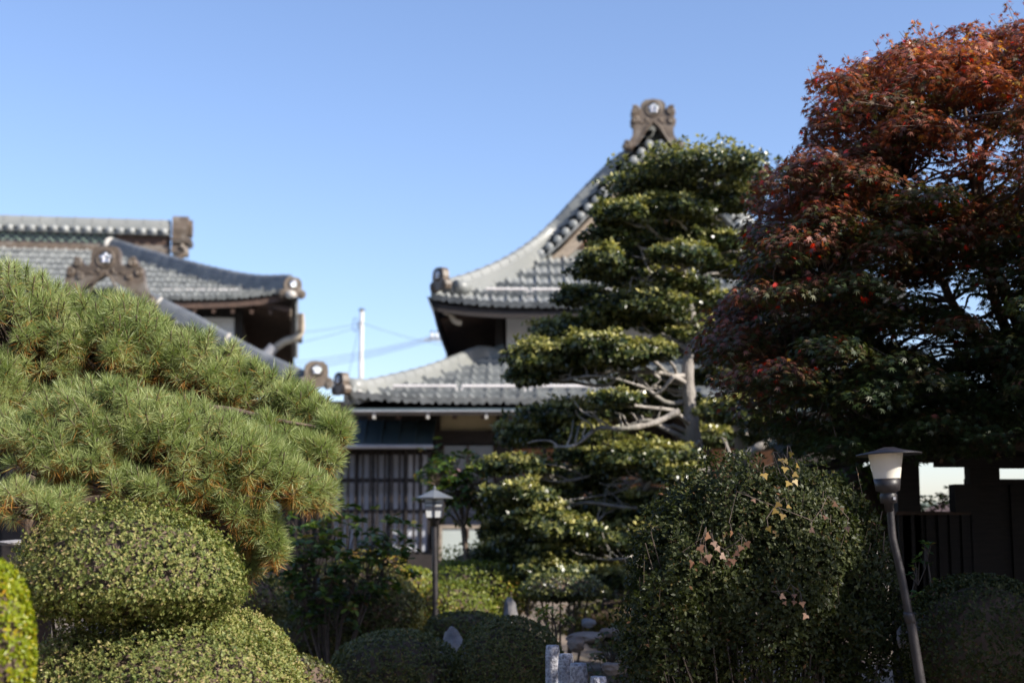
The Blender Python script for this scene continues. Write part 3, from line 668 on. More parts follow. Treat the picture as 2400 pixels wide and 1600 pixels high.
for i in range(4):
    wire(P(1012 + 11 * i, 788, 61.7), P(640, 852 + 9 * i, 58), .15, ['uppermost', 'second highest', 'third highest', 'lowest'][i] + ' of the four parallel wires running left from the white insulators')
wire(P(846, 757, 61.9), P(640, 782, 58), .1, 'wire slanting left from near the top of the lone concrete pole')
wire(P(846, 764, 61.9), P(640, 812, 58), .1, 'lower sagging wire going left from the lone concrete pole')
wire(P(850, 757, 61.9), P(1040, 808, 64), .1, 'wire slanting down right from the lone concrete pole toward the hall eave')
wire(P(842, 760, 61.8), P(812, 905, 58), .02, 'steep stay wire dropping left from the lone concrete pole')

# ------------------------------------------------------------------ LAMPS
def right_lamp():
    Y = 6.0; base = P(2165, 1700, Y); base[2] = zg(base[0], Y)
    t = empty('garden_lamp', base, 'garden lamp with frosted white bowl and flat hat on a crooked dark post', 'garden lamp')
    tp = P(2086, 1190, Y); k = P(2131, 1445, Y)
    L = [base, P(2158, 1600, Y), k + V(.006, 0, -.02)]
    MB().tube(L, [.021, .021, .0195], 14).build('lower_post', M['blackmetal'], t)
    MB().tube([k, P(2112, 1345, Y), P(2092, 1260, Y), tp], [.0175, .0165, .0155, .0155], 14).build('upper_post', M['blackmetal'], t)
    MB().lathe([(0, .02), (.0205, .02), (.0235, .008), (.0235, -.02), (.0205, -.026)], k, 14, ((1, 0, 0), (0, 1, 0), unit(tp - k) * 1 if 0 else (-.2, 0, 1))).build('post_collar', M['blackmetal'], t)
    u = unit(V(-.035, 0, 1)); A = (np.cross(V(0, 1, 0), u), V(0, 1, 0), u); s = Y / FPX
    c = P(2083, 1178, Y)
    MB().lathe([(0, -20 * s), (10 * s, -20 * s), (11 * s, -2 * s), (19 * s, 0), (20 * s, 18 * s), (18 * s, 21 * s), (18 * s, 25 * s), (27 * s, 28 * s), (31 * s, 56 * s), (0, 56 * s)], c, 28, A).build('lamp_holder', M['blackmetal'], t)
    MB().lathe([(30.5 * s, 56.5 * s), (40 * s, 114 * s), (42 * s, 116 * s), (0, 116 * s)], c, 32, A).build('lamp_shade', M['lampglass'], t)
    MB().lathe([(0, 130 * s), (14 * s, 129 * s), (32 * s, 123 * s), (75 * s, 114 * s), (76 * s, 111 * s), (44 * s, 114 * s), (0, 117 * s)], c, 36, (A[0], unit(V(0, 1, -.02)), unit(u + V(.07, 0, 0)))).build('lamp_hat', M['blackmetal'], t)
    MB().box(c + V(8 * s, -20 * s, 10 * s), (.010, .006, .012)).build('switch_plate', M['gutter'], t)
right_lamp()
def mid_lamp():
    Y = 14.0; s = Y / FPX; base = P(1024, 1500, Y); base[2] = zg(base[0], Y)
    t = empty('garden_lamp', base, 'lantern style garden lamp with paned white box and pointed grey roof, mid garden', 'garden lamp')
    c = P(1018, 1212, Y)
    MB().tube([base, c], [.032, .026], 12).build('post', M['blackmetal'], t)
    MB().lathe([(0, -20 * s), (9 * s, -20 * s), (11 * s, -8 * s), (17 * s, -2 * s), (18 * s, 0), (0, 0)], c, 16).build('lamp_holder', M['blackmetal'], t)
    def sq(r0, z0, r1, z1, name, m, par):
        vs = [c + V(x * r0 * s, y * r0 * s, z0 * s) for x, y in ((-1, -1), (1, -1), (1, 1), (-1, 1))] + [c + V(x * r1 * s, y * r1 * s, z1 * s) for x, y in ((-1, -1), (1, -1), (1, 1), (-1, 1))]
        return MB().add(vs, [(3, 2, 1, 0), (4, 5, 6, 7), (0, 1, 5, 4), (1, 2, 6, 5), (2, 3, 7, 6), (3, 0, 4, 7)]).build(name, M[m], par)
    box = sq(18, 0, 23, 43, 'lamp_shade', 'lampwhite', t)
    for x in (-23, -2.2, 2.2, 23):
        MB().tube([c + V(x * .78 * s, -18.6 * s, 0), c + V(x * s, -23.6 * s, 43 * s)], 1.0 * s, 4).build('muntin', M['blackmetal'], box)
        MB().tube([c + V(18.6 * s, x * .78 * s, 0), c + V(23.6 * s, x * s, 43 * s)], 1.0 * s, 4).build('muntin', M['blackmetal'], box)
    for z in (19, 24, 33): MB().box(c + V(0, -(18.8 + z * .116) * s, z * s), (2 * (18 + z * .116) * s, .006, .010)).build('muntin', M['blackmetal'], box)
    roof = MB(); ring = []
    for r, z in ((41, 44), (41, 46), (26, 53), (12, 60), (3, 64)): ring.append([c + V(math.cos(a_) * r * s * 1.05, math.sin(a_) * r * s * 1.05, z * s) for a_ in [math.pi / 4 * 0 + k * math.pi / 4 for k in range(9)]])
    roof.grid(np.array(ring), False); roof.add(ring[0][:8], [tuple(range(7, -1, -1))]); roof.lathe([(3 * s, 63 * s), (3.5 * s, 66 * s), (2 * s, 72 * s), (0, 74 * s)], c, 10); roof.build('lamp_roof', M['blue'] if 'blue' in M else M['tile_blue'], t)
mid_lamp()

# ------------------------------------------------------------------ granite posts
def granite():
    spec = [(1295, 1511, 9.0, 33, 'tallest-standing granite post of the row, farthest back beside the clipped dome'), (1326, 1531, 8.2, 36, 'granite post second from the back of the row, white lichen streak'),
            (1356, 1553, 7.4, 41, 'broad grey granite post third from the back of the row'), (1402, 1584, 6.6, 40, 'bright sunlit granite post nearest the camera, only its top in view')]
    first = None
    for x, y, Y, w, lb in spec:
        p = P(x, y, Y); z0 = zg(p[0], Y) - .02; h = p[2] - z0; r = w / 2 * Y / FPX
        if first is None:
            prof = [(r * 1.02, 0), (r, h * .3), (r * .99, h * .7), (r, h * .93), (r * .95, h * .985), (r * .86, h), (0, h)]
            b = MB(); b.lathe(prof, V(p[0], Y, z0), 28); o = b.build('granite_post', M['granite'], None, base=(p[0], Y, z0)); me = o.data
            for v in me.vertices:
                q = v.co; k = 1 + .03 * math.sin(q.z * 23 + q.x * 60) + .025 * math.sin(q.y * 70 + q.z * 31); q.x *= k; q.y *= k
            first = (o, h, r)
        else:
            o = first[0].copy(); COL.objects.link(o); o.location = (float(p[0]), Y, z0); o.scale = (r / first[2], r / first[2], h / first[1]); o.rotation_euler = (0, 0, x)
        tag(o, lb, 'stone post', 'granite posts in a row at the bottom')
granite()
def rock(name, c, rx, ry, rz, m, label, cat='rock', seed=0, group=None):
    import bmesh
    bm = bmesh.new(); bmesh.ops.create_icosphere(bm, subdivisions=4, radius=1); rs = np.random.default_rng(seed); D = rs.normal(size=(34, 3)); F = rs.uniform(.78, 1.0, 34)
    D /= np.linalg.norm(D, axis=1, keepdims=True)
    for v in bm.verts:
        q = np.array(v.co); q /= np.linalg.norm(q); t = min([F[i] / max(np.dot(q, D[i]), 1e-3) for i in range(34)] + [1.1]); q = q * t
        q += .03 * np.sin(q[[1, 2, 0]] * 9 + seed) + .022 * np.sin(q[[2, 0, 1]] * 23 + seed) * np.sin(q * 17)
        v.co = (q[0] * rx, q[1] * ry, q[2] * rz)
    me = bpy.data.meshes.new(name); bm.to_mesh(me); bm.free(); o = link(name, me, M[m]); o.location = [float(x) for x in c]
    return tag(o, label, cat, group)
def rock_px(x, y, Y, w, h, m, label, seed, **k):
    c = P(x, y, Y); s = Y / FPX; return rock('garden_rock', c, w * s, w * s * .8, h * s, m, label, 'rock', seed, **k)
rock_px(1062, 1530, 11, 34, 58, 'rock', 'upright pointed blue-grey rock between the two dark clipped bushes', 14)
rock_px(1372, 1492, 11.5, 46, 15, 'redrock', 'flat pale sunlit boulder beyond the granite posts', 2)
rock_px(1350, 1508, 10.8, 22, 20, 'redrock', 'small rounded boulder right behind the granite posts', 3)
rock_px(1445, 1482, 12, 36, 14, 'redrock', 'low sunlit boulder left of the big leafy bush', 4)
rock_px(1378, 1460, 12.5, 18, 12, 'rock', 'bluish round stone resting on the pale boulder', 5)
rock_px(1196, 1432, 13, 16, 34, 'rock', 'slim pale stone standing at the foot of the sunlit hedge', 6)
rock_px(640, 1560, 10, 70, 30, 'redrock', 'pale stone half hidden right of the big clipped bush', 7)
rock_px(1560, 1448, 13, 70, 22, 'paleboard', 'white weathered stone glimpsed through the leafy bush', 8)
rock_px(40, 1272, 9.5, 50, 8, 'rock', 'dark stone slab in deep shade under the pine at the left edge', 9)
rock_px(2165, 1500, 6.8, 55, 70, 'rock', 'dark shaded boulder right of the crooked lamp post', 10)
rock_px(1440, 1566, 9.5, 34, 16, 'redrock', 'reddish boulder behind the nearest granite post', 12)

# ------------------------------------------------------------------ vegetation generators
DIA = [(0, 0, 0), (.45, .26, .05), (1, 0, -.04), (.45, -.26, .05)]; DIAF = [(0, 1, 2, 3)]
LEAF6 = [(0, 0, 0), (.25, .20, .05), (.65, .22, .06), (1, 0, -.08), (.65, -.22, .06), (.25, -.20, .05)]; LEAF6F = [(0, 1, 2, 3), (0, 3, 4, 5)]
def lump(D, seed, amp=.08, f=3.):
    r = np.random.default_rng(seed); o = np.zeros(len(D))
    for i in range(7):
        k = r.normal(size=3); k = k / np.linalg.norm(k) * f * r.uniform(.6, 2.2); o += np.sin(D @ k + r.uniform(0, 6.28)) / 3
    return 1 + amp * o
def blob_points(n, c, r, seed, flat=.5, amp=.08, f=3., depth=.12, cover=None):
    """points in a lumpy shell; returns point & outward normal"""
    D = rdir(n); rr = np.array(r, float)[None].repeat(n, 0); rr[D[:, 2] < 0, 2] *= flat
    L = lump(D, seed, amp, f); k = 1 - depth * rng.random(n) ** 1.5
    Pn = np.asarray(c) + D * rr * (L * k)[:, None]; N = D / rr; N /= np.linalg.norm(N, axis=1, keepdims=True)
    return Pn, N
def rosettes(Pn, N, per, spread=.8):
    n = len(Pn); C = np.repeat(Pn, per, 0); NN = np.repeat(N, per, 0); d = rdir(n * per)
    d -= NN * np.sum(d * NN, 1, keepdims=True); d /= np.linalg.norm(d, axis=1, keepdims=True)
    T = d * spread + NN * rng.uniform(.15, 1.0, (n * per, 1)); T /= np.linalg.norm(T, axis=1, keepdims=True)
    Nl = NN - T * np.sum(NN * T, 1, keepdims=True) + .25 * rdir(n * per)
    return C, Nl, T
def clipped_bush(name, blobs, leaf, m, label, cat, base, per=5, dens=1., depth=.1, seed=0, amp=.05, ang=None, core=True, group=None, dead=.0, stems=10, cm=None, flat=.5, mx=60000, tmpl=DIA, tf=DIAF, rough=.0):
    t = empty(name, base, label, cat, group); Ps = []; Ns = []
    for i, (c, r) in enumerate(blobs):
        area = 4 * math.pi * ((r[0] * r[1]) ** 1.6 / 3 + (r[0] * r[2]) ** 1.6 / 3 + (r[1] * r[2]) ** 1.6 / 3) ** (1 / 1.6)
        n = int(min(mx, dens * area / leaf ** 2)); Pn, N = blob_points(n, c, r, seed + i, flat, amp, 3.2, depth)
        k = np.ones(n, bool)
        for j, (c2, r2) in enumerate(blobs):
            if j != i: k &= (((Pn - c2) / (np.array(r2) * .86)) ** 2).sum(1) > 1
        k &= Pn[:, 2] > -.02
        if rough: k &= ~((np.sin(Pn[:, 0] * 19 + seed) * np.sin(Pn[:, 2] * 23 + Pn[:, 1] * 9 + seed) + .5 * np.sin(Pn[:, 0] * 47 + Pn[:, 2] * 31) > 1.02) & (rng.random(n) < .75))
        if rough: Pn = Pn + N * (rough * (np.sin(Pn[:, :1] * 130 + Pn[:, 2:] * 60) * np.sin(Pn[:, 2:] * 150 + Pn[:, 1:2] * 90) + .6 * rng.normal(size=(n, 1))))
        Ps.append(Pn[k]); Ns.append(N[k])
    Pn = np.concatenate(Ps); N = np.concatenate(Ns)
    C, Nl, T = rosettes(Pn, N, per); n = len(C)
    v = np.clip(np.repeat(rng.random(len(Pn)), per) * .55 + rng.random(n) * .45 + dead * np.repeat(lump(Pn, seed + 50, 1., 4) - 1, per), 0, 1)
    leaf_mesh('crown', C, Nl, T, leaf * rng.uniform(.65, 1.2, n), tmpl, tf, v, M[m], t)
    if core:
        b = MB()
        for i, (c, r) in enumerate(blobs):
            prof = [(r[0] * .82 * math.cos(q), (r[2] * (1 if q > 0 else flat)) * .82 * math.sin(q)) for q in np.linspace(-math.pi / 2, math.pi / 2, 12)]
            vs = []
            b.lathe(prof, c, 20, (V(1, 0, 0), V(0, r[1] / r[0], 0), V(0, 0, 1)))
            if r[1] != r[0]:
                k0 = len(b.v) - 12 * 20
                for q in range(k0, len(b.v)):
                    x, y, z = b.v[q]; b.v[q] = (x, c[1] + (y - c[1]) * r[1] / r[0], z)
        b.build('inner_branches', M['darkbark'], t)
    b = MB(); c, r = blobs[0]
    for i in range(stems):
        a_ = rng.uniform(0, 6.28); q = rng.uniform(.1, .7); e = np.asarray(c) + V(math.cos(a_) * r[0] * q, math.sin(a_) * r[1] * q, r[2] * rng.uniform(-.2, .5)); s_ = V(base[0], base[1], base[2]) + V(math.cos(a_), math.sin(a_), 0) * r[0] * .25 * q
        mid = (e + s_) / 2 + rdir(1)[0] * r[0] * .08; b.tube(catmull([s_, mid, e], 4), list(np.linspace(.018, .006, 9)), 5)
    b.build('stems', M['twig'], t)
    return t
def sz(px, Y): return px * Y / FPX
def bl(x, y, Y, rx, ry, rd=None): return (P(x, y, Y), (sz(rx, Y), sz(rd or rx, Y), sz(ry, Y)))

# --- big two-tier clipped azalea, front left
Yb = 6.3
clipped_bush('clipped_azalea', [bl(300, 1375, Yb, 270, 190, 230), bl(300, 1385, Yb, 262, 120, 240)][:1], .0165, 'azalea', 'large two-tone clipped azalea dome under the pine, upper tier with dark gap beneath', 'clipped bush', (P(300, 1400, Yb)[0], Yb, 0), per=5, dens=1.7, depth=.16, seed=3, amp=.05, flat=.42, dead=.12, mx=42000, rough=.026)
clipped_bush('clipped_azalea', [bl(400, 1660, Yb, 300, 205, 260), bl(560, 1680, 6.9, 125, 235, 120), bl(470, 1600, 6.6, 120, 180, 120), bl(170, 1640, 6.2, 95, 165, 120)], .0165, 'azalea', 'broad low clipped azalea at bottom left, directly below the large dome', 'clipped bush', (P(420, 1700, Yb)[0], Yb, 0), per=5, dens=1.9, depth=.14, seed=9, amp=.04, flat=.9, dead=.12, mx=42000, rough=.026)
clipped_bush('clipped_azalea', [bl(560, 1640, 7.4, 150, 205, 130)], .0165, 'azalea', 'shaded azalea slope behind the low bush at bottom left', 'clipped bush', (P(560, 1700, 7.4)[0], 7.4, 0), per=5, dens=1.5, depth=.14, seed=12, amp=.04, flat=.9, mx=20000)
clipped_bush('golden_shrub', [bl(-30, 1540, 4.6, 108, 225, 100)], .016, 'gold', 'bright yellow-green small-leaved shrub cut by the left edge', 'shrub', (P(-30, 1600, 4.6)[0], 4.6, 0), per=4, dens=1.8, depth=.15, seed=21, amp=.05, flat=1.2, tmpl=LEAF6, tf=LEAF6F)

# --- mid garden bushes
clipped_bush('azalea_bush', [bl(830, 1440, 13, 165, 120, 140), bl(740, 1490, 12.6, 90, 100)], .030, 'darkaz', 'big dark rounded azalea mound left of the lantern lamp', 'bush', (P(830, 1500, 13)[0], 13, 0), per=4, dens=1.6, depth=.18, seed=31, amp=.09, flat=.9, dead=.15)
clipped_bush('azalea_bush', [bl(960, 1395, 14.6, 90, 70), bl(1120, 1385, 14.8, 140, 72, 120), bl(1060, 1440, 14.4, 110, 80)], .030, 'yellowaz', 'sunlit yellow-green azalea behind the lantern lamp', 'bush', (P(1080, 1460, 14.6)[0], 14.6, 0), per=4, dens=1.5, depth=.2, seed=33, amp=.12, flat=1., dead=.2)
clipped_bush('azalea_bush', [bl(870, 1345, 13.8, 90, 50, 90), bl(780, 1380, 13.6, 70, 50, 70)], .034, 'yellowaz', 'rust and yellow tipped azalea between the dark mound and the lattice window', 'bush', (P(860, 1440, 13.8)[0], 13.8, 0), per=4, dens=1.0, depth=.35, seed=81, amp=.18, dead=.35)
clipped_bush('azalea_bush', [bl(1150, 1330, 15.4, 110, 55, 90), bl(1240, 1370, 15.0, 60, 60, 60)], .036, 'yellowaz', 'loose sunlit azalea in front of the white door panel, right of the lantern lamp', 'bush', (P(1160, 1440, 15.4)[0], 15.4, 0), per=4, dens=.9, depth=.4, seed=82, amp=.2, dead=.2)
clipped_bush('azalea_bush', [bl(930, 1600, 10, 165, 125, 140)], .024, 'darkaz', 'dark rounded azalea in shade at the bottom, left of the grey rock', 'bush', (P(930, 1700, 10)[0], 10, 0), per=4, dens=1.7, depth=.16, seed=35, amp=.07, flat=.9, dead=.1)
clipped_bush('azalea_bush', [bl(1195, 1575, 9.8, 128, 130, 120)], .018, 'darkaz', 'smooth dark green clipped dome just left of the granite posts', 'bush', (P(1195, 1650, 9.8)[0], 9.8, 0), per=5, dens=1.8, depth=.08, seed=37, amp=.02, flat=.8)
clipped_bush('azalea_bush', [bl(1090, 1480, 12, 100, 50, 80)], .024, 'darkaz', 'small low dark bush behind the clipped dome and rock', 'bush', (P(1090, 1550, 12)[0], 12, 0), per=4, dens=1.6, depth=.15, seed=39, amp=.06)
clipped_bush('azalea_bush', [bl(700, 1600, 9.2, 90, 70, 80)], .024, 'darkaz', 'small bush at the bottom edge between the left azalea and the dark mound', 'bush', (P(720, 1650, 9.2)[0], 9.2, 0), per=4, dens=1.2, depth=.3, seed=40, amp=.1)
clipped_bush('azalea_bush', [bl(660, 1480, 14.5, 120, 130, 120)], .034, 'darkaz', 'dark bush in deep shade against the hall, behind the slope of the left azalea', 'bush', (P(660, 1560, 14.5)[0], 14.5, 0), per=4, dens=1.2, depth=.25, seed=61, amp=.12)
clipped_bush('azalea_bush', [bl(1500, 1470, 15.5, 200, 90, 110)], .036, 'darkaz', 'low dark bush at the foot of the board wall behind the pruned tree', 'bush', (P(1500, 1540, 15.5)[0], 15.5, 0), per=4, dens=1.2, depth=.25, seed=62, amp=.15)
clipped_bush('azalea_bush', [bl(1320, 1385, 13.6, 110, 42, 90)], .034, 'niwaki', 'low flat-topped dark bush under the pruned tree, left of the big leafy bush', 'bush', (P(1320, 1440, 13.6)[0], 13.6, 0), per=4, dens=1.5, depth=.2, seed=41, amp=.08)
def leafy_shrub(name, label, cat, base, tips, leaf, m, per=9, spread=.12, n=14, trunk_r=.02, flowers=0, tmpl=LEAF6, tf=LEAF6F, hubz=None):
    t = empty(name, base, label, cat); b = MB(); C = []; T = []; N = []
    cen = np.mean([q[0] for q in tips], 0); lo_ = min(q[0][2] for q in tips); hub = np.array([cen[0] * .6 + base[0] * .4, cen[1], max(lo_ - .25, base[2] + .1) if hubz is None else base[2] + hubz]); b.tube(catmull([np.asarray(base, float), (hub + base) / 2 + V(.03, 0, 0), hub], 5), trunk_r, 6)
    for (tip, rad) in tips:
        mid = hub; b.tube(catmull([hub, (hub + tip) / 2 + rdir(1)[0] * .05, tip], 5), list(np.linspace(trunk_r * .6, .004, 11)), 5)
        for k in range(n):
            e = tip + rdir(1)[0] * rad * rng.random() ** .4; b.tube([mid * .2 + tip * .8, e], [.004, .002], 3)
            ax_ = unit(unit(e - mid) + V(0, 0, .6) + .4 * rdir(1)[0])
            for q in range(per):
                d = unit(rdir(1)[0] + ax_ * .5); C.append(e); T.append(d); N.append(unit(ax_ + .5 * rdir(1)[0]))
    b.build('branches', M['twig'], t); C = np.array(C); nn = len(C)
    leaf_mesh('crown', C, np.array(N), np.array(T), leaf * rng.uniform(.7, 1.2, nn), tmpl, tf, rng.random(nn), M[m], t)
    if flowers:
        idx = rng.choice(nn, flowers, replace=False); Cc = C[idx] + rdir(flowers) * .03; C2, N2, T2 = rosettes(Cc, np.tile(V(0, -.8, .5), (flowers, 1)), 7)
        leaf_mesh('flowers', C2, N2, T2, .035 * np.ones(len(C2)), LEAF6, LEAF6F, rng.random(len(C2)), M['pinkflower'], t)
Yr = 12.0
leafy_shrub('rhododendron', 'open leafy rhododendron with yellow tips in front of the lattice window', 'shrub', (P(760, 1500, Yr)[0], Yr, .05),
            [(P(x, y, Yr + rng.uniform(-.3, .3)), .28) for x, y in ((720, 1235), (770, 1215), (750, 1400), (700, 1380), (810, 1390), (860, 1370), (900, 1330), (920, 1290), (680, 1350), (790, 1430), (740, 1360), (820, 1240), (880, 1290), (915, 1255), (730, 1300), (790, 1290), (690, 1320), (840, 1330), (760, 1340), (700, 1270))], .085, 'rhodo', n=14, per=7, hubz=.15)
Yc = 15.0
leafy_shrub('camellia', 'slender camellia with dark glossy crown and pink flowers above the lantern lamp', 'small tree', (P(1105, 1400, Yc)[0], Yc, .2),
            [(P(x, y, Yc + rng.uniform(-.3, .3)), .26) for x, y in ((1010, 1110), (1050, 1100), (1090, 1105), (1020, 1150), (1065, 1140), (1110, 1130), (1125, 1165), (1075, 1180), (1040, 1080), (1130, 1110), (1095, 1155))], .075, 'rhodo', n=20, per=8, trunk_r=.03, flowers=9)
leafy_shrub('leafy_shrub', 'low shrub with broad leaves in front of the white door panel', 'shrub', (P(1100, 1400, 15.6)[0], 15.6, .2),
            [(P(x, y, 15.6), .16) for x, y in ((1080, 1320), (1130, 1290), (1160, 1310), (1110, 1335))], .07, 'rhodo', n=8, per=6)
leafy_shrub('leafy_shrub', 'tiny sunlit shrub with yellow leaves behind the granite posts', 'shrub', (P(1310, 1500, 11)[0], 11, .1),
            [(P(x, y, 11), .10) for x, y in ((1290, 1432), (1275, 1450), (1330, 1452))], .055, 'yellowaz', n=6, per=6)
leafy_shrub('leafy_shrub', 'sparse bright-leaved sprig between the lamp post and dark fence', 'shrub', (P(2150, 1560, 7.6)[0], 7.6, .1),
            [(P(x, y, 7.6), .06) for x, y in ((2170, 1285), (2150, 1335), (2185, 1370), (2145, 1400))], .04, 'rhodo', n=6, per=5, trunk_r=.008)
clipped_bush('broadleaf_bush', [bl(1990, 1210, 11.5, 130, 150, 110), bl(2075, 1230, 11.8, 62, 135, 60)], .05, 'rhodo', 'broad-leaved bush with a few lit leaves between the big leafy bush and the gatehouse post', 'bush', (P(2000, 1400, 11.5)[0], 11.5, 0), per=4, dens=1.0, depth=.4, seed=71, amp=.2, tmpl=LEAF6, tf=LEAF6F)
clipped_bush('azalea_bush', [bl(560, 1420, 11, 110, 90, 90)], .028, 'darkaz', 'dark bush in the gap right of the big clipped dome', 'bush', (P(560, 1500, 11)[0], 11, 0), per=4, dens=1.3, depth=.25, seed=72, amp=.1)
clipped_bush('round_bush', [bl(2310, 1520, 6.6, 190, 175, 150)], .018, 'holly', 'dark rounded bush in deep shade at the bottom right corner', 'bush', (P(2310, 1650, 6.6)[0], 6.6, 0), per=4, dens=1.6, depth=.12, seed=51, amp=.05, flat=.9)

# --- large leafy bush front right (open at the bottom)
def front_bush():
    Y = 7.0; base = (P(1800, 1700, Y)[0], Y, 0)
    t = empty('leafy_bush', base, 'big rounded small-leaved bush left of the crooked lamp post, with dead ivy leaves on it', 'bush')
    blobs = [(1760, 1400, 250, 290, 7.0), (1600, 1450, 140, 250, 6.9), (1960, 1400, 150, 260, 7.1), (1640, 1290, 120, 160, 7.1), (1850, 1260, 170, 170, 7.2), (1540, 1600, 90, 160, 6.8), (2010, 1520, 110, 180, 7.0)]
    Ps = []; Ns = []
    for i, (x, y, rx, ry, Yb_) in enumerate(blobs):
        n = int(19000 * rx * ry / 72000); p_, n_ = blob_points(n, P(x, y, Yb_), (sz(rx, Yb_), sz(min(rx, 190), Yb_), sz(ry, Yb_)), 77 + i, .95, .20, 6.5, .45); Ps.append(p_); Ns.append(n_)
    Pn = np.concatenate(Ps); N = np.concatenate(Ns)
    hole = np.sin(Pn[:, 0] * 9 + 1) * np.sin(Pn[:, 2] * 11 + Pn[:, 0] * 4) * .5 + .5 * np.sin(Pn[:, 0] * 21 + Pn[:, 2] * 17)
    keep = (Pn[:, 2] > .0) & (rng.random(len(Pn)) < np.clip(.20 + (Pn[:, 2] - .75) * 1.3 - .35 * np.clip(hole, 0, 1) * (Pn[:, 2] < 1.2), .05, 1))
    Pn = Pn[keep]; N = N[keep]; C, Nl, T = rosettes(Pn, N, 4)
    v = np.clip(np.repeat(rng.random(len(Pn)), 4) * .5 + rng.random(len(C)) * .5, 0, 1)
    leaf_mesh('crown', C, Nl, T, .023 * rng.uniform(.5, 1.3, len(C)), DIA, DIAF, v, M['holly'], t)
    b = MB()
    for i in range(150):
        x, y, rx, ry, Yb_ = blobs[int(rng.integers(len(blobs)))]; e = P(x + rng.uniform(-.8, .8) * rx, y - ry * rng.uniform(-.2, .85), Yb_ + rng.uniform(-.25, .25)); s_ = V(base[0] + (e[0] - base[0]) * .45, Y + rng.uniform(-.2, .2), 0)
        b.tube(catmull([s_, (s_ + e) / 2 + rdir(1)[0] * .06, e], 4), list(np.linspace(.009, .0025, 9)), 4)
    SC = []; ST = []
    for i in range(260):  # shoots sticking out
        k = int(rng.integers(len(Pn)))
        if N[k, 2] > -.1:
            e = Pn[k] + V(rng.normal() * .02, rng.normal() * .02, rng.uniform(.04, .14)) + N[k] * .02; b.tube([Pn[k], e], [.0022, .001], 3)
            for q in range(7): SC.append(Pn[k] + (e - Pn[k]) * rng.uniform(.1, 1)); ST.append(unit(rdir(1)[0] + V(0, 0, .7)))
    leaf_mesh('shoot_leaves', np.array(SC), rdir(len(SC)), np.array(ST), .022 * rng.uniform(.7, 1.2, len(SC)), DIA, DIAF, rng.uniform(.4, .93, len(SC)), M['holly'], t)
    b.build('stems', M['twig'], t)
    IVY = [(0, 0, 0), (-.12, .30, .02), (.15, .62, .0), (.35, .32, .05), (1.0, 0, -.05), (.35, -.32, .05), (.15, -.62, .0), (-.12, -.30, .02)]
    def ivy(pts, m, label, s):
        C = np.array([P(x, y, Y - .12 - sz(190, Y) * math.sqrt(max(0, 1 - ((x - 1790) / 335) ** 2 - ((y - 1440) / 365) ** 2)) - .03) for x, y in pts]); k = len(C)
        T = np.stack([rng.normal(size=k) * .7, rng.normal(size=k) * .2, -1 + .5 * rng.normal(size=k)], 1); N = np.tile(V(.1, -1, .35), (k, 1)) + .35 * rng.normal(size=(k, 3))
        b = MB()
        E = [c_ + V(rng.normal() * .02, .14, .04) for c_ in C[np.argsort(C[:, 0])]]; b.tube(E, .0025, 5)
        for c_, e_ in zip(C[np.argsort(C[:, 0])], E): b.tube([c_, (c_ + e_) / 2 + V(0, 0, .015), e_], .0014, 4)
        v = empty('ivy_vine', C[0], label, 'ivy'); b.build('vine_stem', M['twig'], v)
        leaf_mesh('leaves', C, N, T, s * rng.uniform(.75, 1.2, k), IVY, [(0, 1, 2, 3), (0, 3, 4, 5), (0, 5, 6, 7)], rng.random(k), M[m], v)
    ivy([(1655, 1255), (1680, 1282), (1640, 1280), (1660, 1300), (1672, 1270), (1690, 1300), (1622, 1315), (1645, 1310), (1730, 1295), (1715, 1310), (1738, 1280), (1750, 1270), (1705, 1315)], 'ivybrown', 'sprig of large brown dead ivy leaves in the middle of the leafy bush', .036)
    ivy([(1820, 1195), (1835, 1205), (1845, 1185), (1828, 1180), (1800, 1235)], 'ivyyellow', 'small yellow ivy sprig on the upper right of the leafy bush', .030)
    ivy([(1845, 1080), (1860, 1110), (1850, 1130), (1830, 1075), (1870, 1090), (1862, 1125), (1790, 1110), (1855, 1060), (1840, 1095)], 'ivyyellow', 'hanging yellow ivy leaves at the top right of the leafy bush under the maple', .032)
    ivy([(1830, 1395), (1862, 1392), (1838, 1410), (1862, 1408), (1880, 1410), (1890, 1440)], 'ivybrown', 'few pale brown ivy leaves low on the right half of the leafy bush', .026)
    ivy([(1715, 1245), (1765, 1170), (1900, 1240), (1960, 1180), (1935, 1210), (1985, 1235)], 'ivybrown', 'scattered reddish dead leaves across the top of the leafy bush', .026)
front_bush()

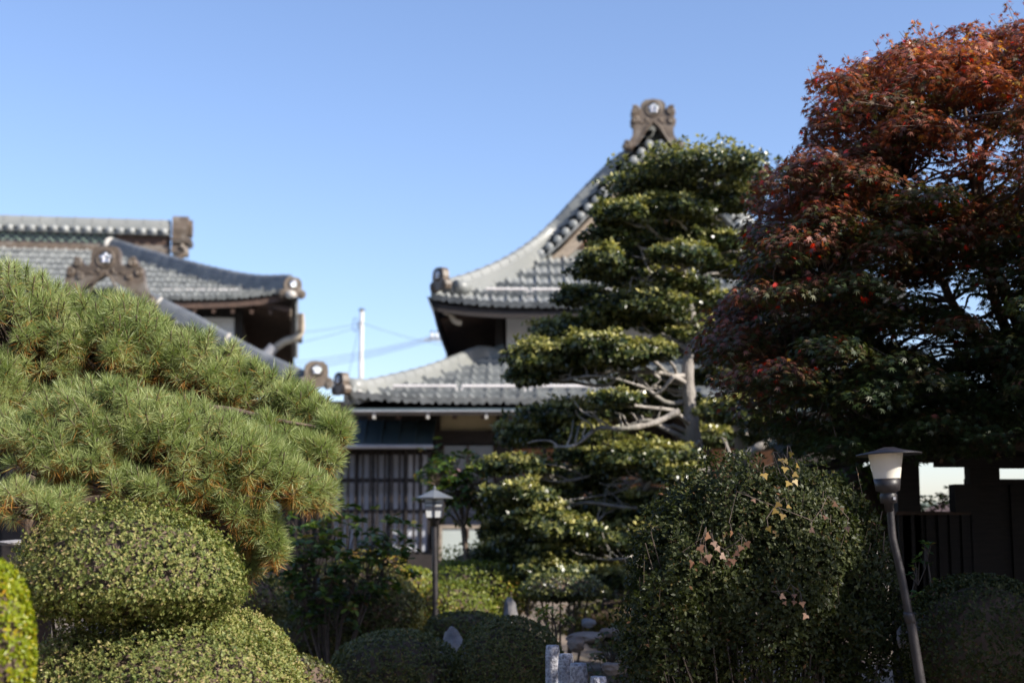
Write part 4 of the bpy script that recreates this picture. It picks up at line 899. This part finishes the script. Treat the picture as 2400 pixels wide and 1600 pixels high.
# --- sheet: pruned cloud tree
def branch(b, p0, p1, r0, r1, wob=.08, n=5, seg=7):
    L = np.linalg.norm(p1 - p0); pts = [p0]
    for i in range(1, n):
        t = i / n; pts.append(p0 * (1 - t) + p1 * t + rdir(1)[0] * wob * L * .5 + V(0, 0, .06 * L * math.sin(t * math.pi)))
    pts.append(p1); c = catmull(pts, 4); b.tube(c, list(np.linspace(r0, r1, len(c))), seg); return c
def niwaki():
    Y = 15.0; base = P(1640, 1400, Y); base[2] = zg(base[0], Y)
    t = empty('pruned_tree', base, 'tall cloud-pruned evergreen with stacked dark leaf pads and pale grey trunk before the gable', 'tree')
    s = Y / FPX
    tr = [base, P(1660, 1200, Y), P(1632, 1060, Y), P(1618, 960, Y), P(1612, 860, Y), P(1622, 760, Y), P(1605, 640, Y), P(1625, 560, Y), P(1680, 470, Y), P(1660, 400, Y)]
    TR = catmull(tr, 5); rad = list((.085 * (1 - np.linspace(0, 1, len(TR))) ** .9 + .012) * (1 + .08 * np.sin(np.arange(len(TR)) * 2.3)))
    MB().tube(TR, rad, 12).build('trunk', M['bark'], t)
    TR2 = catmull([base + V(.35, .1, 0), P(1735, 1180, Y + .2), P(1742, 1060, Y + .2), P(1735, 980, Y + .1), P(1765, 890, Y), P(1770, 820, Y)], 5)
    MB().tube(TR2, list(np.linspace(.13, .03, len(TR2))), 12).build('trunk', M['bark'], t)
    allT = TR + TR2
    pads = [(1650, 382, 165, 40), (1520, 412, 75, 30), (1745, 420, 60, 45), (1540, 440, 105, 33), (1450, 490, 62, 32), (1690, 465, 95, 36), (1590, 480, 80, 30), (1600, 535, 90, 44), (1440, 540, 60, 35), (1500, 590, 90, 40), (1410, 600, 48, 40), (1600, 590, 70, 30),
            (1730, 615, 95, 38), (1420, 632, 65, 24), (1365, 690, 58, 28), (1500, 705, 112, 42), (1430, 740, 70, 30), (1330, 765, 75, 34), (1400, 800, 70, 30), (1650, 780, 92, 30), (1270, 830, 78, 42), (1240, 870, 52, 35), (1350, 850, 70, 40), (1430, 830, 80, 32), (1510, 890, 75, 24), (1530, 820, 50, 25),
            (1320, 965, 95, 42), (1250, 1010, 75, 38), (1380, 1010, 60, 30), (1220, 1085, 78, 22), (1500, 1060, 115, 40), (1570, 1100, 70, 30), (1430, 1090, 60, 25), (1350, 1120, 90, 33), (1225, 1150, 72, 30), (1290, 1150, 60, 35), (1450, 1160, 50, 20), (1360, 1190, 80, 26), (1430, 1250, 130, 46), (1250, 1200, 80, 35), (1230, 1270, 75, 38), (1330, 1290, 80, 34), (1500, 1200, 70, 30), (1290, 1330, 90, 30), (1420, 1350, 90, 35),
            (1600, 950, 70, 24), (1740, 955, 90, 45), (1660, 1020, 60, 30), (1800, 880, 80, 45), (1820, 1010, 70, 45), (1800, 690, 60, 35), (1660, 880, 50, 20), (1655, 700, 60, 26), (1600, 740, 55, 26), (1690, 830, 60, 24), (1590, 660, 60, 24), (1560, 760, 50, 22), (1570, 930, 60, 22), (1440, 930, 50, 20), (1180, 1240, 50, 30), (1160, 1090, 40, 22), (1560, 1170, 70, 30), (1310, 1230, 80, 35), (1170, 1290, 50, 35), (1480, 1290, 90, 35), (1350, 1060, 45, 22), (1190, 1190, 45, 25), (1470, 960, 40, 18), (1780, 560, 45, 40), (1550, 650, 70, 25), (1690, 560, 50, 25), (1480, 650, 60, 25)]
    for i, (x, y, rx, rz) in enumerate(pads):
        Yp = Y + (rng.uniform(.45, 1.1) if abs(x - 1625) < 90 and 840 < y < 1080 else rng.uniform(-.7, .5)); c = P(x, y + rz * .3, Yp); r = (sz(rx, Yp) * 1.08, sz(rx, Yp) * .75, sz(rz, Yp) * 1.04)
        # limb
        j = min(range(len(allT)), key=lambda k: abs(allT[k][0] - c[0]) * .6 + abs(allT[k][2] - (c[2] - .25)) * 1.3); p0 = allT[j]
        b = MB(); L = branch(b, p0, c - V(0, 0, r[2] * .35), min(.030, .014 + .012 * np.linalg.norm(c - p0)), .010, .16)
        for k in range(9):
            q = L[-1 - int(rng.integers(1, 8))]; d = rdir(1)[0]; e = c + d * np.array(r) * V(.8, .8, .4) - V(0, 0, r[2] * .1); branch(b, q, e, .011, .004, .2, 3, 5)
        limb = b.build('limb', M['bark'], t)
        n = int(1250 * (rx * rz / 3600) ** .6 + 260); Pn, N = blob_points(n, c, r, 100 + i, .45, .34, 5.5, .5)
        N = N * .8 + V(0, 0, .5) + .2 * rdir(n); C, Nl, T = rosettes(Pn, N / np.linalg.norm(N, axis=1, keepdims=True), 4); nn = len(C); v = np.clip(np.repeat(rng.random(len(Pn)), 4) * .5 + rng.random(nn) * .32 + .36 * np.repeat(Pn[:, 2] > c[2] + r[2] * .35, 4), 0, 1)  # upper leaves shifted lighter, so sunlit pad tops are painted into the colour
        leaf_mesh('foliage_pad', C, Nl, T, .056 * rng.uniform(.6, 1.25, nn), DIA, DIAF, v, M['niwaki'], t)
    for pts, r0 in (([(1600, 960), (1540, 990), (1480, 1010), (1400, 1015), (1350, 1040), (1300, 1050)], .06), ([(1650, 1100), (1560, 1110), (1490, 1175), (1430, 1210), (1390, 1225)], .05), ([(1640, 1250), (1560, 1280), (1500, 1300), (1440, 1312), (1370, 1312)], .035),
                    ([(1600, 880), (1540, 930), (1500, 900), (1440, 880), (1370, 885), (1320, 905)], .035), ([(1742, 1070), (1790, 1040), (1830, 1020), (1880, 1010)], .09), ([(1600, 640), (1560, 620), (1520, 640), (1480, 690)], .03), ([(1500, 1300), (1480, 1330), (1450, 1345)], .02), ([(1640, 1030), (1560, 1100), (1500, 1125), (1440, 1160), (1340, 1175)], .035)):
        c = catmull([P(x + rng.normal() * 7, y + rng.normal() * 5, Y - .4 + rng.uniform(-.2, .2)) for x, y in pts], 5); b = MB(); b.tube(c, list(np.linspace(r0 * .6, r0 * .2, len(c)) * (1 + .2 * np.sin(np.arange(len(c)) * 1.9))), 8)
        for q in c[4:-1:2]: branch(b, q, q + rdir(1)[0] * V(.25, .15, .1) + V(-.1, 0, rng.uniform(.02, .25)), r0 * .22, .005, .25, 3, 5)
        b.build('limb', M['bark'], t)
niwaki()

# --- pine
def pine():
    Y = 7.4; base = P(60, 1500, 8.0); base[2] = 0
    t = empty('pine_tree', base, 'large spreading pine with bright green needle tufts and orange old needles, left foreground', 'tree')
    tr = catmull([base, P(90, 1300, 8.0), P(40, 1150, 8.0), P(80, 1000, 7.9), P(60, 880, 7.9), P(90, 760, 7.8)], 5)
    MB().tube(tr, list(np.linspace(.10, .035, len(tr))), 12).build('trunk', M['darkbark'], t)
    pads = [(70, 790, 200, 175, 7.6), (270, 815, 185, 140, 7.65), (440, 860, 165, 100, 7.7), (600, 915, 140, 78, 7.8), (725, 955, 95, 60, 7.7), (785, 1000, 42, 42, 7.4), (-60, 900, 130, 120, 7.3),
            (300, 1020, 235, 135, 6.9), (150, 1060, 150, 90, 6.7), (480, 1045, 175, 115, 6.95), (600, 1085, 130, 95, 7.05), (700, 1130, 85, 60, 7.15), (745, 1060, 55, 50, 7.3),
            (80, 1165, 140, 48, 6.5), (330, 1130, 150, 45, 6.75), (520, 1165, 110, 55, 7.0), (610, 1235, 55, 65, 7.1), (575, 1305, 50, 45, 7.2), (650, 1010, 80, 50, 7.35), (20, 1010, 110, 60, 6.9), (640, 1275, 28, 30, 7.1)]
    per = 100
    for i, (x, y, rx, rz, Yp) in enumerate(pads):
        c = P(x, y, Yp); r = V(sz(rx, Yp), sz(rx, Yp) * .75, sz(rz, Yp))
        j = min(range(len(tr)), key=lambda k: abs(tr[k][2] - (c[2] - .25))); b = MB(); L = branch(b, tr[j], c - V(0, -.05, r[2] * .5), .035, .012, .10, 6)
        low = Yp < 6.75 or (x < 460 and y > 1080)
        n = int((56 if low else 122) * (rx * rz / 9000) ** .75) + 12
        D = rdir(n); D[:, 2] = np.abs(D[:, 2]) * rng.choice([1, 1, 1, 1, -.6], n); D[:, 1] -= .5 * rng.random(n); D /= np.linalg.norm(D, axis=1, keepdims=True)
        Lp = lump(D, 200 + i, .12, 4.); Pt = c + D * r * (Lp * (1 - .35 * rng.random(n) ** 2))[:, None] - V(0, 0, .03)
        Pt[:, 2] -= (Pt[:, 0] - c[0]) * .22
        kp = (np.sin(Pt[:, 0] * 13 + 1.5) * np.sin(Pt[:, 2] * 17 + Pt[:, 0] * 5 + 2) > -.62) | (D[:, 2] > .8); D = D[kp]; Pt = Pt[kp]; n = len(Pt)
        A = D * .75 + V(.0, -.15, .55) + .35 * rdir(n); A /= np.linalg.norm(A, axis=1, keepdims=True)
        for k in range(n):
            q = L[-1 - int(rng.integers(0, 10))]; e = Pt[k] - A[k] * .05
            b.tube([q, (q + e) / 2 - V(0, 0, .02) + rdir(1)[0] * .02, e], [.007, .005, .004], 4, False)
            b.tube([e, Pt[k], Pt[k] + A[k] * .02], [.004, .0045, .002], 4, False)
        b.build('limb', M['darkbark'], t)
        C = np.repeat(Pt, per, 0); AA = np.repeat(A, per, 0); m_ = n * per; w = rng.random(m_)
        ph = np.radians(12 + 78 * w ** .8 + rng.normal(size=m_) * 6); d = rdir(m_); d -= AA * np.sum(d * AA, 1, keepdims=True); d /= np.linalg.norm(d, axis=1, keepdims=True)
        T = AA * np.cos(ph)[:, None] + d * np.sin(ph)[:, None]; C = C - AA * (.055 * w)[:, None]
        lowside = np.repeat(np.clip(.5 - D[:, 2] * .9, 0, 1), per)
        old = rng.random(m_) < (.05 + .75 * lowside * (w > .5)); T[old] -= V(0, 0, .55); T /= np.linalg.norm(T, axis=1, keepdims=True); C[old] -= AA[old] * .02
        v = np.clip(np.repeat(rng.random(n), per) * .5 + rng.random(m_) * .30, 0, .78); v[old] = rng.uniform(.80, 1, old.sum())
        N = rdir(m_); sizes = rng.uniform(.058, .088, m_) * np.repeat(rng.uniform(.75, 1.12, n), per)
        leaf_mesh('needle_pad', C, N, T, sizes, [(0, .009, 0), (.6, .0115, .01), (1, 0, .03), (.6, -.0115, .01), (0, -.009, 0)], [(0, 4, 3, 1), (1, 3, 2)], v, M['needle'], t)
    for pts, r0 in (([(250, 1040), (340, 1090), (430, 1150), (520, 1210), (600, 1270)], .022), ([(300, 1060), (420, 1100), (520, 1130), (620, 1150)], .02), ([(560, 1080), (650, 1060), (720, 1050)], .014), ([(420, 950), (540, 960), (650, 985), (740, 1000)], .02)):
        c = catmull([P(x, y, 7.35) for x, y in pts], 5); MB().tube(c, list(np.linspace(r0, r0 * .4, len(c))), 7).build('limb', M['darkbark'], t)
pine()

# --- maple
def maple_tmpl():
    out = []; lob = [(0, 1.), (38, .92), (76, .74), (115, .42)]
    pts = []
    for a_, l in lob: pts.append((a_, l))
    seq = [(-160, .12)] + [(-115, .42), (-95, .26), (-76, .74), (-57, .30), (-38, .92), (-19, .34), (0, 1.), (19, .34), (38, .92), (57, .30), (76, .74), (95, .26), (115, .42), (160, .12)]
    for a_, l in seq: out.append((l * math.cos(R(a_)) * .55 + .1, l * math.sin(R(a_)) * .55, -.18 * l * l))
    return out
MT = maple_tmpl(); MF = [tuple(range(len(MT)))]
def maple():
    Y = 9.0; base = P(2560, 1700, 9.4); base[2] = 0
    t = empty('maple_tree', base, 'broad japanese maple turning red and orange at the top, green-brown below, right side', 'tree')
    fork = P(2520, 1060, 9.4)
    b = MB(); c = catmull([base, P(2570, 1400, 9.4), P(2530, 1200, 9.4), fork], 5); b.tube(c, list(np.linspace(.12, .08, len(c))), 12); b.build('trunk', M['darkbark'], t)
    # crown outline in photo px: left boundary per height
    ys = [30, 80, 150, 220, 300, 360, 420, 500, 580, 680, 760, 860, 960, 1030]
    xl = [2330, 2140, 1960, 1925, 1890, 1850, 1790, 1765, 1760, 1720, 1640, 1700, 1760, 1860]
    holes = [(2110, 350, 45), (2260, 355, 40), (2350, 395, 35), (2190, 660, 45), (2260, 680, 40), (2320, 690, 35), (2170, 770, 45), (2150, 800, 30), (2070, 640, 28), (2230, 560, 25)]
    cl = []; tries = 0
    while len(cl) < 680 and tries < 30000:
        tries += 1; y = rng.uniform(40, 1040); x = rng.uniform(1640, 2800); xb = np.interp(y, ys, xl)
        topy = np.interp(x, [1880, 1960, 2000, 2140, 2200, 2330, 2400, 2700, 3100], [170, 140, 150, 75, 95, 50, 25, 0, 200])
        if x < xb + 40 or y < topy + 28: continue
        if x > 2480 and rng.random() < .5: continue
        if any((x - hx) ** 2 + (y - hy) ** 2 < (hr + 2) ** 2 for hx, hy, hr in holes): continue
        Yp = rng.uniform(8.1, 10.6) if x < 2450 else rng.uniform(7.2, 10.6)
        cl.append((x, y, Yp))
    # hugging the outline
    for y in range(60, 1040, 36):
        xb = np.interp(y, ys, xl); cl.append((xb + 48, y + 8, rng.uniform(8.3, 9.6)))
    for x in range(1960, 2420, 48):
        topy = np.interp(x, [1880, 1960, 2000, 2140, 2200, 2330, 2400], [170, 140, 150, 75, 95, 50, 25]); cl.append((x, topy + 34, rng.uniform(8.3, 9.8)))
    shade_clusters = []  # unseen crown clusters added beyond the right edge to block the sun
    for i in range(150): shade_clusters.append(V(rng.uniform(4.2, 7.6), rng.uniform(3.6, 8.4), rng.uniform(2.4, 5.4)))
    limbs = [catmull([fork, P(x1, y1, 9.3), P(x2, y2, 9.2)], 6) for x1, y1, x2, y2 in ((2200, 900, 1980, 760), (2260, 760, 2120, 420), (2330, 700, 2260, 250), (2420, 700, 2500, 300), (2080, 980, 1850, 860), (2450, 900, 2800, 500), (2300, 500, 2380, 120))] + [catmull([fork, V(4.6, 8.0, 3.4), V(6.2, 6.8, 4.4)], 6), catmull([fork, V(4.4, 7.0, 3.0), V(5.6, 4.6, 4.0)], 6)]
    for L in limbs: MB().tube(L, list(np.linspace(.055, .012, len(L))), 8).build('limb', M['darkbark'], t)
    allp = [p for L in limbs for p in L]; AP = np.array(allp); b = MB(); C = []; T = []; N = []; Vv = []; S = []
    for (x, y, Yp) in cl + [(2400, 400, e) for e in shade_clusters]:
        c = P(x, y, Yp) if np.isscalar(Yp) else Yp; c0 = AP[np.argmin(((AP - c) ** 2).sum(1) + np.where(AP[:, 2] > c[2], .5, 0))]
        branch(b, c0, c - V(0, 0, .05), .012, .004, .15, 3, 5)
        n = 200; th = rng.uniform(0, 6.28, n); q = np.sqrt(rng.random(n)); rx = rng.uniform(.17, .27); D = np.stack([np.cos(th) * q, np.sin(th) * q, rng.normal(size=n) * .13 - .42 * q * q], 1)
        pts = c + D * V(rx, rx, rx * .85)
        for k in range(8): b.tube([c - V(0, 0, .05), pts[k * 7] - V(0, 0, .005)], [.003, .0015], 3, False)
        out = np.stack([np.cos(th), np.sin(th), -.55 * q - .15], 1) + .45 * rng.normal(size=(n, 3)); nr = np.stack([np.cos(th) * q * .6, np.sin(th) * q * .6, np.ones(n)], 1) + .38 * rng.normal(size=(n, 3))
        topy = np.interp(x, [1880, 2140, 2400], [150, 75, 25]); red = np.clip(1.05 - (y - topy) / 780, .0, 1)
        if x < 1830: red = max(red, .45)
        cv = red * .62 + rng.normal() * .10; v = np.clip(cv + rng.normal(size=n) * .15 + .12 * (D[:, 2] > 0), 0, .97); v[rng.random(n) < .03 * red] = 1.
        C.append(pts); T.append(out); N.append(nr); Vv.append(v); S.append(rng.uniform(.052, .078, n))
    xs_ = [1900, 1925, 1960, 2000, 2060, 2100, 2140, 2170, 2200, 2240, 2290, 2330, 2370, 2395, 1890, 1870, 1855, 1810, 1780, 1762]; ys_ = [165, 150, 130, 140, 100, 80, 62, 78, 78, 70, 55, 42, 25, 12, 230, 300, 360, 385, 410, 470]
    for x, y in zip(xs_, ys_):
        for k in range(2):
            p1 = P(x + rng.normal() * 14, y + rng.normal() * 8 - 6, 8.9 + rng.normal() * .3); p0 = p1 + V(.10, 0, -.16) + rdir(1)[0] * .05; b.tube([p0, p1], [.003, .0015], 3, False); n = 15; q = rng.random(n)
            C.append(p0 + (p1 - p0) * q[:, None] + rdir(n) * .025); T.append(rdir(n) + V(0, 0, .4)); N.append(rdir(n) + V(0, 0, .6)); Vv.append(np.clip(rng.normal(.7, .15, n), 0, .97)); S.append(rng.uniform(.04, .06, n))
    b.build('twigs', M['darkbark'], t)
    C = np.concatenate(C); T = np.concatenate(T); N = np.concatenate(N); Vv = np.concatenate(Vv); S = np.concatenate(S)
    leaf_mesh('crown', C, N, T, S, MT, MF, Vv, M['maple'], t)
maple()

# ------------------------------------------------------------------ dark gate house at the right
def gate():
    Y = 10.8; base = (P(2330, 1400, Y)[0] + 1, Y, 0)
    t = empty('gatehouse', base, 'dark open timber gatehouse with tiled lean-to roof in deep shade behind the crooked lamp', 'gatehouse')
    def g(name, m, x0, y0, x1, y1, Y=Y, th=.12): return px_box(name, m, t, x0, y0, x1, y1, Y, th)
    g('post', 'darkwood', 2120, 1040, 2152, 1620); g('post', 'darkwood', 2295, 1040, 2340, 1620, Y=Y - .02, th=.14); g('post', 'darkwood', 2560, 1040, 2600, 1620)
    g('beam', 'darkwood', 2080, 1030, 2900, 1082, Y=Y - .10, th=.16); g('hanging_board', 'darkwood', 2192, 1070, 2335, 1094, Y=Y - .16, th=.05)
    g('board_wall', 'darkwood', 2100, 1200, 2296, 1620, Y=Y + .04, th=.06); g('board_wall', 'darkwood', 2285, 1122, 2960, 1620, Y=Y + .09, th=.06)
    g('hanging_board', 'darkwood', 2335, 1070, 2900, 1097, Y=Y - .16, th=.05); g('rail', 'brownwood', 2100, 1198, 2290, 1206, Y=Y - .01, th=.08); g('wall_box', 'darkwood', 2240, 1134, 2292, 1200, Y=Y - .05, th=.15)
    g('pale_door', 'pinkboard', 2252, 1490, 2302, 1640, Y=7.9, th=.06)
    for x in range(2130, 2290, 28): g('batten', 'darkwood', x, 1206, x + 4, 1620, Y=Y, th=.03)
    for x in range(2350, 2950, 40): g('batten', 'darkwood', x, 1136, x + 5, 1620, Y=Y + .06, th=.03)
    # lean-to roof sloping up to the back/right
    a0 = P(1880, 1102, 9.9); a1 = P(2080, 1058, 9.9)
    eave_z = P(2250, 1046, 9.9)[2]
    x0 = P(2050, 1000, 9.9)[0]; x1 = x0 + 5.2
    def SR(a, b): return np.stack([a, 9.9 + 2.6 * b, eave_z + .3 * b], -1)
    tile_roof('roof', SR, (0, -.35, .93), x0, x1, 10, lambda b: x0, lambda b: x1, t, m='tile_blue')
    def SR2(a, b): return np.stack([a, 13.7 - 1.2 * b, eave_z + .16 + .14 * b], -1)
    tile_roof('roof', SR2, (0, .35, .93), x0, x1, 10, lambda b: x0, lambda b: x1, t, m='tile_blue')
    soffit([(x0, 9.95, eave_z - .05), (x1, 9.95, eave_z - .05), (x1, 12.5, eave_z + .2), (x0, 12.5, eave_z + .2)], t, 'darkwood')
    MB().tube([P(1880, 1104, 9.8), P(2070, 1062, 9.8), P(2100, 1056, 9.8)], .035, 8).build('bamboo_gutter', M['darkwood'], t)
    b = MB(); b.tube(catmull([P(2235, 1040, 9.6), P(2262, 1020, 9.6), P(2290, 1012, 9.6)], 4), .04, 8); b.build('gutter_elbow', M['beigepipe'], t)
gate()
tag(MB().tube([P(2285, 1230, 16), P(2285, 1060, 16)], .06, 10).build('metal_pole', M['concrete'], None, base=P(2285, 1230, 16)), 'pale round pole seen through the gatehouse opening', 'pole')
# distant house roof and low hill seen through the opening
dh = empty('distant_house', P(2230, 1210, 60), 'far house with reddish roof glimpsed through the gatehouse opening', 'house')
b = MB(); q = [P(2140, 1205, 60), P(2400, 1205, 60), P(2330, 1172, 64), P(2215, 1172, 64)]; b.add(q + [p + V(0, 4, -1.5) for p in q], [(0, 1, 2, 3), (0, 4, 5, 1), (1, 5, 6, 2), (2, 6, 7, 3), (3, 7, 4, 0)]); b.build('roof', M['brownwood'], dh)
c = P(2270, 1215, 63); MB().box((c[0], 63.5, 1), (3.8, 4.5, 2.6)).build('wall', M['cream'], dh)
xs = np.linspace(-900, 900, 90); b = MB(); rows = []
for dy, k in ((0, 0), (40, .8), (90, 1)): rows.append(np.stack([xs, np.full_like(xs, 900 + dy), (23 + 4 * np.sin(xs * .011) + 4 * np.sin(xs * .037 + 1)) * k - (2 if k == 0 else 0)], -1))
b.grid(np.array(rows)); tag(b.build('hills', mat('far_hill', (.06, .09, .07), (.10, .12, .08), .02, .9)), kind='structure')
leafy_shrub('leafy_shrub', 'sunlit bush with pale leaves beyond the fence, through the gatehouse opening', 'shrub', (P(2140, 1300, 14)[0], 14, .2),
            [(P(x, y, 14), .16) for x, y in ((2090, 1160), (2130, 1170), (2100, 1190), (2160, 1180), (2190, 1190), (2220, 1175))], .06, 'rhodo', n=12, per=7)

# ------------------------------------------------------------------ tall evergreens added out of view around the camera to block sun and sky
def shade_tree():
    t = empty('added_evergreen', (0, 0, 0), 'x', 'tree'); b = MB(); b.tube([V(0, 0, 0), V(.05, 0, 3), V(0, .05, 6.5)], [.2, .15, .05], 8)
    C = []; N = []
    for k in range(26):
        z = rng.uniform(1.2, 6.6); a_ = rng.uniform(0, 6.28); q = rng.uniform(.2, 1) * (1.5 - .12 * z); c = V(math.cos(a_) * q, math.sin(a_) * q, z); r = rng.uniform(.6, .95)
        b.tube([V(0, 0, z * .8), c], [.05, .015], 5); p_, n_ = blob_points(260, c, (r, r, r * .75), int(k), .9, .2, 3, .5); C.append(p_); N.append(n_)
    b.build('trunk', M['darkbark'], t); C = np.concatenate(C); N = np.concatenate(N); C, Nl, T = rosettes(C, N, 3)
    leaf_mesh('crown', C, Nl, T, .17 * rng.uniform(.7, 1.2, len(C)), DIA, DIAF, rng.random(len(C)) * .6, M['holly'], t); return t
src = shade_tree()
for i, (x, y, k) in enumerate([(8.6, 3.6, .98), (8.8, 5.8, 1.0), (8.6, 8.0, 1.0), (8.9, 10.2, 1.0), (9.3, 12.6, .92), (-8.5, -3.5, 1.1), (-5.5, -4.5, 1.15), (3.5, -4.2, 1.1), (6.5, -3.2, 1.0), (-7.5, 1.0, 1.05), (-7.8, 4.2, 1.0)]):
    if i == 0: o = src
    else:
        o = src.copy(); COL.objects.link(o)
        for ch in src.children:
            c2 = ch.copy(); COL.objects.link(c2); c2.parent = o
    o.location = (x, y, 0); o.rotation_euler = (0, 0, i * 1.7); o.scale = (k, k, k)
    tag(o, 'tall dark evergreen added out of view to shade the garden', 'tree', 'added shade trees out of view')

# fallen leaves on the ground and small plants among the stones
n = 5200; lx = rng.uniform(-4, 5, n); ly = rng.uniform(4.5, 21, n); Cg = np.stack([lx, ly, np.array([zg(a, b) for a, b in zip(lx, ly)]) + .012 + .02 * rng.random(n)], 1)
fl = leaf_mesh('fallen_leaves', Cg, rdir(n) * .5 + V(0, 0, 1), rdir(n), rng.uniform(.05, .09, n), MT, MF, rng.random(n), M['ivybrown'], None)
tag(fl, 'brown fallen leaves scattered over the garden ground', 'leaf litter', kind='stuff')
leafy_shrub('leafy_shrub', 'loose shrub of brown and green leaves to the right of the granite posts', 'shrub', (P(1450, 1600, 10)[0], 10, .02),
            [(P(x, y, 10 + rng.uniform(-.3, .3)), .14) for x, y in ((1440, 1530), (1480, 1500), (1410, 1575), (1460, 1560), (1500, 1555), (1425, 1505))], .05, 'darkaz', n=16, per=7, hubz=.05)
leafy_shrub('leafy_shrub', 'reddish twiggy shrub at the foot of the sunlit azalea beside the pale slim stone', 'shrub', (P(1240, 1470, 13.4)[0], 13.4, .05),
            [(P(x, y, 13.4), .14) for x, y in ((1200, 1395), (1240, 1400), (1270, 1430), (1180, 1420))], .045, 'yellowaz', n=14, per=6, hubz=.05)
